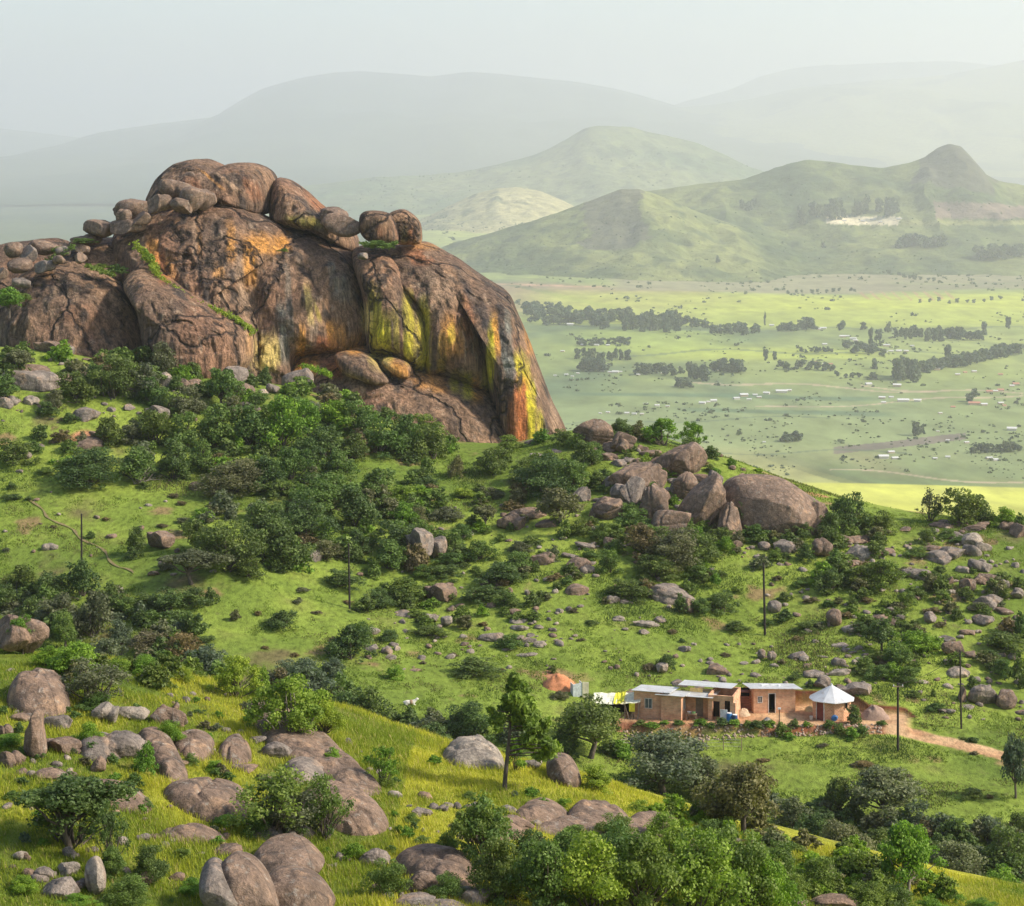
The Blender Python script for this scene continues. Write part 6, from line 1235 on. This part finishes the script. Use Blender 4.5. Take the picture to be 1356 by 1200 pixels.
GROVES = [  # x0,x1,y0,y1(base line from left to right),spread,count,height,kind,label,group
 (700,830,424,432,6,22,15,'round','blue green tree in the long wood on the plain beside the dome edge'),
 (825,903,434,436,5,20,19,'tall','tall dark tree in the dense right end of the long wood on the plain'),
 (700,745,412,414,3,8,10,'round','small tree along the upper edge of the long wood beside the dome'),
 (906,935,429,436,2,5,11,'round','tree in the short clump just right of the long wood'),
 (942,1006,442,443,2,9,11,'round','tree in the low dark row right of the long wood'),
 (1028,1055,439,438,1,5,10,'round','round tree in the left one of two matching low clumps'),
 (1058,1080,438,436,1,4,12,'round','round tree in the right one of two matching low clumps'),
 (762,836,458,457,1,9,9,'round','low tree in the short line under the long wood'),
 (762,836,474,480,4,13,12,'tall','tree in the loose grove by the pale village near the dome'),
 (766,802,491,492,1,6,14,'round','tree in the small grove just right of the lower dome edge'),
 (840,905,495,496,2,9,12,'round','tree in the central village grove of the plain'),
 (912,938,501,503,3,7,18,'tall','tall tree of the blue grove at the middle of the plain'),
 (892,916,513,514,1,5,9,'round','tree in the small dark clump at the middle of the plain'),
 (944,985,493,493,1,8,14,'round','tree in the row of the flat green clump mid plain'),
 (1030,1105,487,492,2,12,9,'round','tree along the red earth homesteads of the plain'),
 (1060,1105,467,466,1,8,6,'round','small tree around the pale roofed farms'),
 (1120,1170,462,468,5,10,10,'round','tree among the village houses in the centre of the plain'),
 (1185,1250,447,450,3,12,14,'tall','tree of the village wood right of the pale houses'),
 (1255,1302,450,449,2,10,12,'round','tree in the dark village hedge towards the frame edge'),
 (1186,1216,500,503,4,10,24,'tall','tall dark tree in the cluster beside the curved dirt road'),
 (1220,1292,493,482,3,16,13,'round','tree in the dark line climbing right from the tall cluster'),
 (1285,1356,480,468,3,16,12,'round','tree in the broad dark band at the frame edge of the plain'),
 (1103,1168,500,502,1,6,8,'round','tree scattered along the lower field of the plain'),
 (1280,1296,538,520,2,3,10,'round','tree beside the lower pale roofs of the plain'),
 (1032,1062,585,583,2,6,11,'round','tree in the small blue grove low on the plain'),
 (1210,1222,577,575,1,4,13,'tall','tree in the little dark clump low on the plain'),
 (1285,1352,600,600,2,9,11,'round','tree in the low grove above the bright yellow field'),
 (975,1016,277,278,2,8,14,'tall','tree in the small wood high on the long ridge'),
 (1058,1110,290,291,8,22,18,'tall','tall tree in the left half of the hill wood above the pale clearing'),
 (1110,1190,282,280,6,22,16,'tall','tall tree in the right half of the hill wood above the pale clearing'),
 (1188,1252,328,327,2,12,13,'round','tree in the dark grove under the rocky crag'),
 (1290,1356,342,340,2,12,14,'round','tree in the dark grove under the crag at the frame edge'),
 (955,1006,363,363,1,9,5,'round','bush in the low clump on the brown field'),
 (1100,1250,352,376,1,18,5,'round','bush in the long hedge slanting across the brown fields'),
 (1040,1140,389,386,1,10,4,'round','bush in the thin hedge above the striped field'),
 (1215,1330,402,398,2,10,5,'round','bush in the short hedges on the bright yellow band')]
for gi, (x0, x1, y0, y1, sp, n, h, kd, lab) in enumerate(GROVES):
    r_ = np.random.default_rng(900 + gi)
    for k in range(n):
        t = (k + r_.uniform(.1, .9)) / n; x = x0 + (x1 - x0) * t; y = y0 + (y1 - y0) * t + r_.uniform(-sp, sp)
        FARQ.append(dict(far_tree(x, y, h * r_.uniform(.7, 1.2), kd), lab=lab, gi=gi))
for (x, y, h, kd, w, lab) in [(1013,431,15,'tall',5,'lone narrow poplar above the village on the plain'),(1113,438,12,'round',14,'lone round dark tree above the village houses'),(1144,437,9,'round',14,'low round tree at the left end of the upper village row'),(1153,458,24,'tall',9,'tallest dark tree in the middle of the village'),
    (1163,453,15,'round',13,'round dark tree right of the tallest village tree'),(1175,441,13,'round',12,'round tree on its own above the village wood'),(1303,444,18,'tall',11,'upright tree at the right end of the village hedge'),(1335,436,14,'tall',10,'grey upright tree beyond the village hedge'),
    (1158,489,16,'conic',14,'single pale green tree on the yellow field'),(1014,478,13,'tall',9,'left tree of a standing pair on the green plain'),(1026,477,11,'tall',8,'right tree of a standing pair on the green plain'),(950,349,9,'round',9,'dark bush on the hill foot left of the brown field'),(960,352,8,'round',9,'smaller dark bush beside the one at the hill foot'),
    (1035,327,7,'round',8,'lone bush on the pale hill foot under the ridge'),(1090,329,8,'round',9,'lone dark bush further right on the pale hill foot'),(1255,480,20,'tall',12,'tall blurred tree rising from the line of dark trees'),(1310,357,10,'round',8,'tree beside the white farmhouses under the crag')]:
    FARQ.append(dict(far_tree(x, y, h, kd, w), lab=lab, gi=-1))
near_trees = len([o for o in bpy.data.objects if o.name.split('.')[0] in ('tree', 'pine_tree') and o.parent is None])
FARQ.sort(key=lambda d: (-(d['gi'] == -1), -d['size'])); keep = FARQ[:285 - near_trees]; rest = FARQ[285 - near_trees:]
ORD = 'first second third fourth fifth sixth seventh eighth ninth tenth eleventh twelfth thirteenth fourteenth fifteenth sixteenth seventeenth eighteenth nineteenth twentieth twenty-first twenty-second'.split()
byg = {}
for d in keep: byg.setdefault(d['gi'], []).append(d)
for gi, ds in byg.items():
    ds.sort(key=lambda d: d['x'])
    for k, d in enumerate(ds):
        o = bpy.data.objects.new('tree', d['me']); col.objects.link(o); o.location = d['loc']; o.scale = d['sc']; o.rotation_euler = (0, 0, d['rz'])
        lab = d['lab']
        if gi >= 0:
            lab = ' '.join(lab.replace('bush', 'tree').split()); grp = lab.replace('tree', 'trees', 1)
            if len(ds) > 1: lab = ORD[min(k, 21)] + ' ' + lab + ', counted from the left'
            w_ = lab.split(); lab = lab if len(w_) <= 16 else ' '.join(lab.replace(', counted from the left', '').split()[:16])
            tag(o, lab, 'tree', grp)
        else: tag(o, lab, 'tree')
if rest: merge_instances('treeline', 'smallest far trees and hedges of the plain and the ridge woods', [(d['me'], d['loc'], d['sc'], d['rz'], 0) for d in rest], [far_leaf], 'leaf')
# scattered far bush: too many to count
r_ = np.random.default_rng(77); V, Fq = [], []; off = 0; Cc = []
N = 6500; pys = 205 + 430 * r_.uniform(0, 1, N) ** .9; pxs = r_.uniform(560, 1400, N); pys = np.maximum(pys, 305)
cl = fbm(np.stack([pxs / 60, pys / 14, pxs * 0], 1), 3, 5); sel = cl > .05; pxs, pys = pxs[sel], pys[sel]
for x, y in zip(pxs, pys):
    Y = 400 * F / (y - HY); X = (x - CX) / F * Y; z = gz1(X, Y); s = (r_.uniform(.8, 3.2) if r_.uniform() < .82 else r_.uniform(3, 6)) * Y / F
    c0 = np.array((X, Y, z + s * .2)); v, f, c = leaves([c0, c0 + np.array([s * .5, 0, 0])], [s * .5, s * .4], [9, 7], s * .55, r_); V.append(v); Fq.append(f + off); off += len(v); Cc.append(c)
tag(link('scrub', mesh_np('scrub', np.concatenate(V), np.concatenate(Fq), False, {'leaf': np.concatenate(Cc)}), far_leaf), 'tiny bushes dotted over the fields of the plain', kind='stuff')
V, Fq, Cc, off = [], [], [], 0
for XX, YY, Z in hillm[:4]:
    ny_, nx_ = XX.shape; m2 = 700; ii = r_.integers(4, ny_ - 45, m2); jj = r_.integers(4, nx_ - 4, m2); cl = fbm(np.stack([XX[ii, jj] / 400, YY[ii, jj] / 400, ii * 0.], 1), 3, 9)
    for i_2, j_2, c_2 in zip(ii, jj, cl):
        if c_2 < .05: continue
        c0 = np.array((XX[i_2, j_2], YY[i_2, j_2], Z[i_2, j_2])); s = r_.uniform(1., 3.) * c0[1] / F; v, f, c = leaves([c0], [s * .6], [12], s * .6, r_); V.append(v); Fq.append(f + off); off += len(v); Cc.append(c)
tag(link('scrub', mesh_np('scrub', np.concatenate(V), np.concatenate(Fq), False, {'leaf': np.concatenate(Cc)}), far_leaf), 'tiny bushes dotted over the far hills', kind='stuff')
# far houses
roofs = [simple('far_white_roof', (.66, .65, .62)), simple('far_red_roof', (.50, .22, .15)), simple('far_grey_roof', (.55, .55, .53))]; fwall = [simple('far_white_wall', (.66, .60, .52)), simple('far_tan_wall', (.62, .46, .34))]
def far_house_mesh():
    bm = bmesh.new(); box_mesh(bm, -.5, .5, -.35, .35, -.3, .55)
    n = len(bm.faces); A = [bm.verts.new(c) for c in [(-.56, -.42, .52), (.56, -.42, .52), (.56, .42, .52), (-.56, .42, .52), (-.56, 0, .85), (.56, 0, .85)]]
    for q in ((0, 1, 5, 4), (2, 3, 4, 5), (1, 2, 5), (3, 0, 4), (3, 2, 1, 0)): f = bm.faces.new([A[i] for i in q]); f.material_index = 1
    me = bpy.data.meshes.new('farm_house'); bm.to_mesh(me); bm.free(); me.materials.append(fwall[0]); me.materials.append(roofs[0]); return me
fhm = far_house_mesh()
HG = {'pale house in the village under the long wood near the dome': '755,431,8 786,422,4 800,421,4 772,458,6 790,458,6 805,458,5 818,458,4',
 'pale house in the village strip lowest beside the dome edge': '745,466,5 800,480,4 750,497,5 765,495,4 797,492,7 808,494,6 815,494,8 822,493,4 758,499,4 735,498,4',
 'small house by the central groves of the plain': '845,497,5 877,495,4 900,487,4 905,511,3 952,491,4 970,490,4',
 'house with a pale roof in the upper village row': '1090,436,8 1084,437,5 1022,432,6 1212,446,4 1288,447,5 1293,446,4 1238,443,4',
 'house among the trees in the village centre of the plain': '1116,447,8 1130,450,8 1122,446,5 1092,457,6 1136,459,5 1174,459,8 1180,466,6 1190,466,7 1208,459,5 1200,466,6 1172,467,6 1133,452,6',
 'red walled homestead on the red earth strip': '1080,481,6 1092,483,5 1100,483,5 1074,480,4 1268,497,6 1278,494,5 1290,493,6 1325,497,6',
 'long pale shed below the dark line of trees': '1238,490,12 1168,528,8 1180,527,6 1196,532,14 1215,532,9 1170,534,6 1188,512,10 1150,510,8',
 'pale roof scattered on the lower right of the plain': '1345,510,8 1310,520,8 1318,519,6 1325,518,8 1340,512,6 1290,536,14 1303,537,8 1325,535,7 1330,538,5 1245,548,5 1262,540,6 1280,587,6',
 'pale roof in the white village left of the brown band': '930,535,8 945,532,8 938,533,5 975,529,8 985,525,10 1000,524,6 1005,527,6 1015,522,8 1035,520,14 1045,518,6 992,530,6',
 'tiny roof in the faint village above the round skyline rock': '870,538,6 855,536,6 830,548,6 840,549,6 850,549,5 795,548,4 805,547,5 884,539,5 1012,586,4',
 'farm building in the lowest field above the yellow band': '1180,600,8 1170,607,12 1185,608,8 1238,608,6 1255,606,6 1340,570,12 1310,608,8 1318,610,7 1242,572,4 1255,584,5',
 'white farmhouse under the rocky crag': '1298,357,11 1285,358,5 1275,363,4 1308,361,4',
 'pale building in the clearing on the hill': '1130,291,6 1142,294,5 1155,292,7 1118,293,5 1190,290,7 1205,291,6 1300,290,5 1165,295,4'}
for lab, s in HG.items():
    for k, tok in enumerate(sorted(s.split(), key=lambda t_: float(t_.split(',')[0]))):
        x, y, w = [float(v) for v in tok.split(',')]; p = far_surface(x, y); W_ = w * p[1] / F; o = bpy.data.objects.new('farm_house', fhm); col.objects.link(o); o.location = tuple(p); o.scale = (W_, min(W_, 14) * 1.0, min(W_ * .5, 6.0)); o.rotation_euler = (0, 0, random.uniform(-.3, .3))
        o.material_slots[0].link = 'OBJECT'; o.material_slots[0].material = fwall[1 if 'red' in lab else k % 3 == 1]; o.material_slots[1].link = 'OBJECT'; o.material_slots[1].material = roofs[1 if 'red' in lab and k % 2 else (2 if k % 4 == 3 else 0)]
        lab0 = ORD[k] + ' ' + lab + ', counted from the left'; lab0 = lab0 if len(lab0.split()) <= 16 else ' '.join(lab0.replace(', counted from the left', '').split()[:16])
        tag(o, lab0, 'house', lab.replace('house', 'houses').replace('homestead', 'homesteads').replace('shed ', 'sheds ').replace('roof ', 'roofs ', 1).replace('building', 'buildings'))

# ---------------------------------------------------------------- labels of boulders, shrubs and trees
ANCH = [(1103,930,'the pointed roof hut'),(1030,930,'the square brick room'),(900,930,'the long brick house'),(812,942,'the lean-to'),(745,905,'the orange soil heap'),(1189,950,'the pole by the dirt track'),(1273,925,'the thin pole among boulders'),(1013,795,'the pole above the brick rooms'),(463,765,'the pole beside the central thicket'),(108,722,'the pole by the footpath'),
 (541,930,'the goat'),(668,970,'the lone pine'),(1168,845,'the round dark slope tree'),(587,782,'the big round boulder mid slope'),(888,780,'the broad whaleback rock'),(1030,665,'the long brown ridge rock'),(930,665,'the tall split ridge rock'),(785,570,'the round skyline rock'),(890,570,'the two skyline trees'),(1275,670,'the skyline bush clump'),(1232,665,'the bare skyline tree'),(1123,680,'the dark trees at the ridge end'),
 (254,765,'the flat topped grey tree'),(216,712,'the brown meadow boulder'),(182,635,'the fallen dead branches'),(425,660,'the tall leafy tree mid slope'),(560,720,'the craggy rock in the bushes'),(430,560,'the bright trees under the dome'),(150,500,'the trees under the dome shoulder'),(113,545,'the round meadow top boulder'),(715,560,'the rust streaked dome corner'),(395,500,'the cleft under the dome'),(30,845,'the boulder at the slope top'),(43,975,'the upright finger rock'),(415,985,'the long rock ramp'),
 (384,1145,'the two big domed rocks'),(92,1090,'the spreading dark tree'),(366,1070,'the gnarled near tree'),(625,1005,'the pale rock by the pine'),(746,1030,'the boulder right of the pine'),(795,1080,'the grey whalebacks'),(507,1015,'the sapling'),(1200,1130,'the leaning bright tree'),(1170,1060,'the spreading grey tree'),(1310,915,'the twin boulders by the thin pole'),(880,1150,'the big near bush'),(280,240,'the dome summit'),(500,300,'the standing twin boulders'),(90,360,'the dome shoulder'),(674,690,'the pale broken boulder'),(1139,730,'the square cut boulder'),(1247,730,'the stacked slabs'),(50,590,'the rocks at the meadow edge'),(760,640,'the tree behind the ridge rocks'),(650,850,'the flat rocks mid meadow'),(490,845,'the pale rocks by the bush'),(630,1190,'the bottom edge rocks'),(1340,1010,'the end of the dirt track'),(1210,765,'the boulder under the ridge end')]
TW = {'dark': 'dark green', 'mid': 'leafy green', 'bright': 'bright green', 'lime': 'yellow green', 'olive': 'olive brown', 'grey': 'grey green', 'brown': 'brownish'}
KW = {'dome': 'bushy', 'round': 'round crowned', 'umbrella': 'flat topped', 'airy': 'open branched', 'bare': 'thinly leaved', 'low': 'low'}
base_of = {}; used_fixed = set()
for (o, x, y, w, h, kd, ex) in THINGS:
    yc = y - h * .5
    a = min(ANCH, key=lambda q: math.hypot(q[0] - x, (q[1] - yc) * 1.15)); dx, dy = x - a[0], yc - a[1]; dist = math.hypot(dx, dy)
    rel = 'beside' if dist < 14 else (('left of' if dx < 0 else 'right of') if abs(dx) > abs(dy) * 1.2 else ('above' if dy < 0 else 'below'))
    if kd in ('boulder', 'rock outcrop', 'rock slab'):
        size = 'small' if w < 20 else ('mid-sized' if w < 38 else 'large'); shp = 'upright' if h > w * 1.05 else ('flat' if h < w * .5 else 'rounded'); tn = ('grey', 'brown', 'pale')[ex]
        noun = {'boulder': 'boulder', 'rock outcrop': 'rock', 'rock slab': 'rock slab'}[kd]; b = f'{size} {shp} {tn} {noun} {rel} {a[2]}'; cat = 'boulder' if kd == 'boulder' else 'rock'
        grp = 'boulders piled on the dome' if y < 400 else ('boulders of the near slope' if o.location.y < 140 and kd == 'boulder' else ('boulders on the grassy slope and ridge' if kd == 'boulder' else ('whaleback rocks of the near slope' if y > 900 else 'big rocks of the ridge')))
    else:
        size = 'small' if w < 24 else ('mid-sized' if w < 50 else 'large'); b = f'{size} {KW[ex[1]]} {TW[ex[0]]} {kd} {rel} {a[2]}'; cat = kd; grp = ('trees' if kd == 'tree' else 'shrubs') + (' of the near slope' if o.location.y < 140 else ' of the grassy slope')
    base_of.setdefault(b, []).append((dist, o, cat, grp))
for b, lst in base_of.items():
    lst.sort(key=lambda q: q[0])
    for k, (d, o, cat, grp) in enumerate(lst):
        lab = b if len(lst) == 1 else b + (', closest' if k == 0 else f', {ORD[k]} out')
        if len(lab.split()) > 16: lab = lab.replace(' from it', '')
        tag(o, lab, cat, grp)
# ---------------------------------------------------------------- haze
bm = bmesh.new(); bmesh.ops.create_cube(bm, size=1.0)
x0, x1, y0, y1, z0, z1 = -42000, 42000, -2500, 63000, -520, HAZE_TOP
for v in bm.verts:
    v.co = Vector(((x0 + x1) / 2 + v.co.x * (x1 - x0), (y0 + y1) / 2 + v.co.y * (y1 - y0), (z0 + z1) / 2 + v.co.z * (z1 - z0)))
me = bpy.data.meshes.new('haze'); bm.to_mesh(me); bm.free()
hz = bpy.data.materials.new('haze'); hz.use_nodes = True; t = hz.node_tree; t.nodes.clear()
pv = t.nodes.new('ShaderNodeVolumePrincipled'); mo = t.nodes.new('ShaderNodeOutputMaterial'); t.links.new(pv.outputs[0], mo.inputs['Volume'])
pv.inputs['Color'].default_value = (.985, .985, 1.0, 1); pv.inputs['Density'].default_value = HAZE_D; pv.inputs['Anisotropy'].default_value = .42
tag(link('haze', me, hz), 'pale summer haze over the plain', kind='stuff')
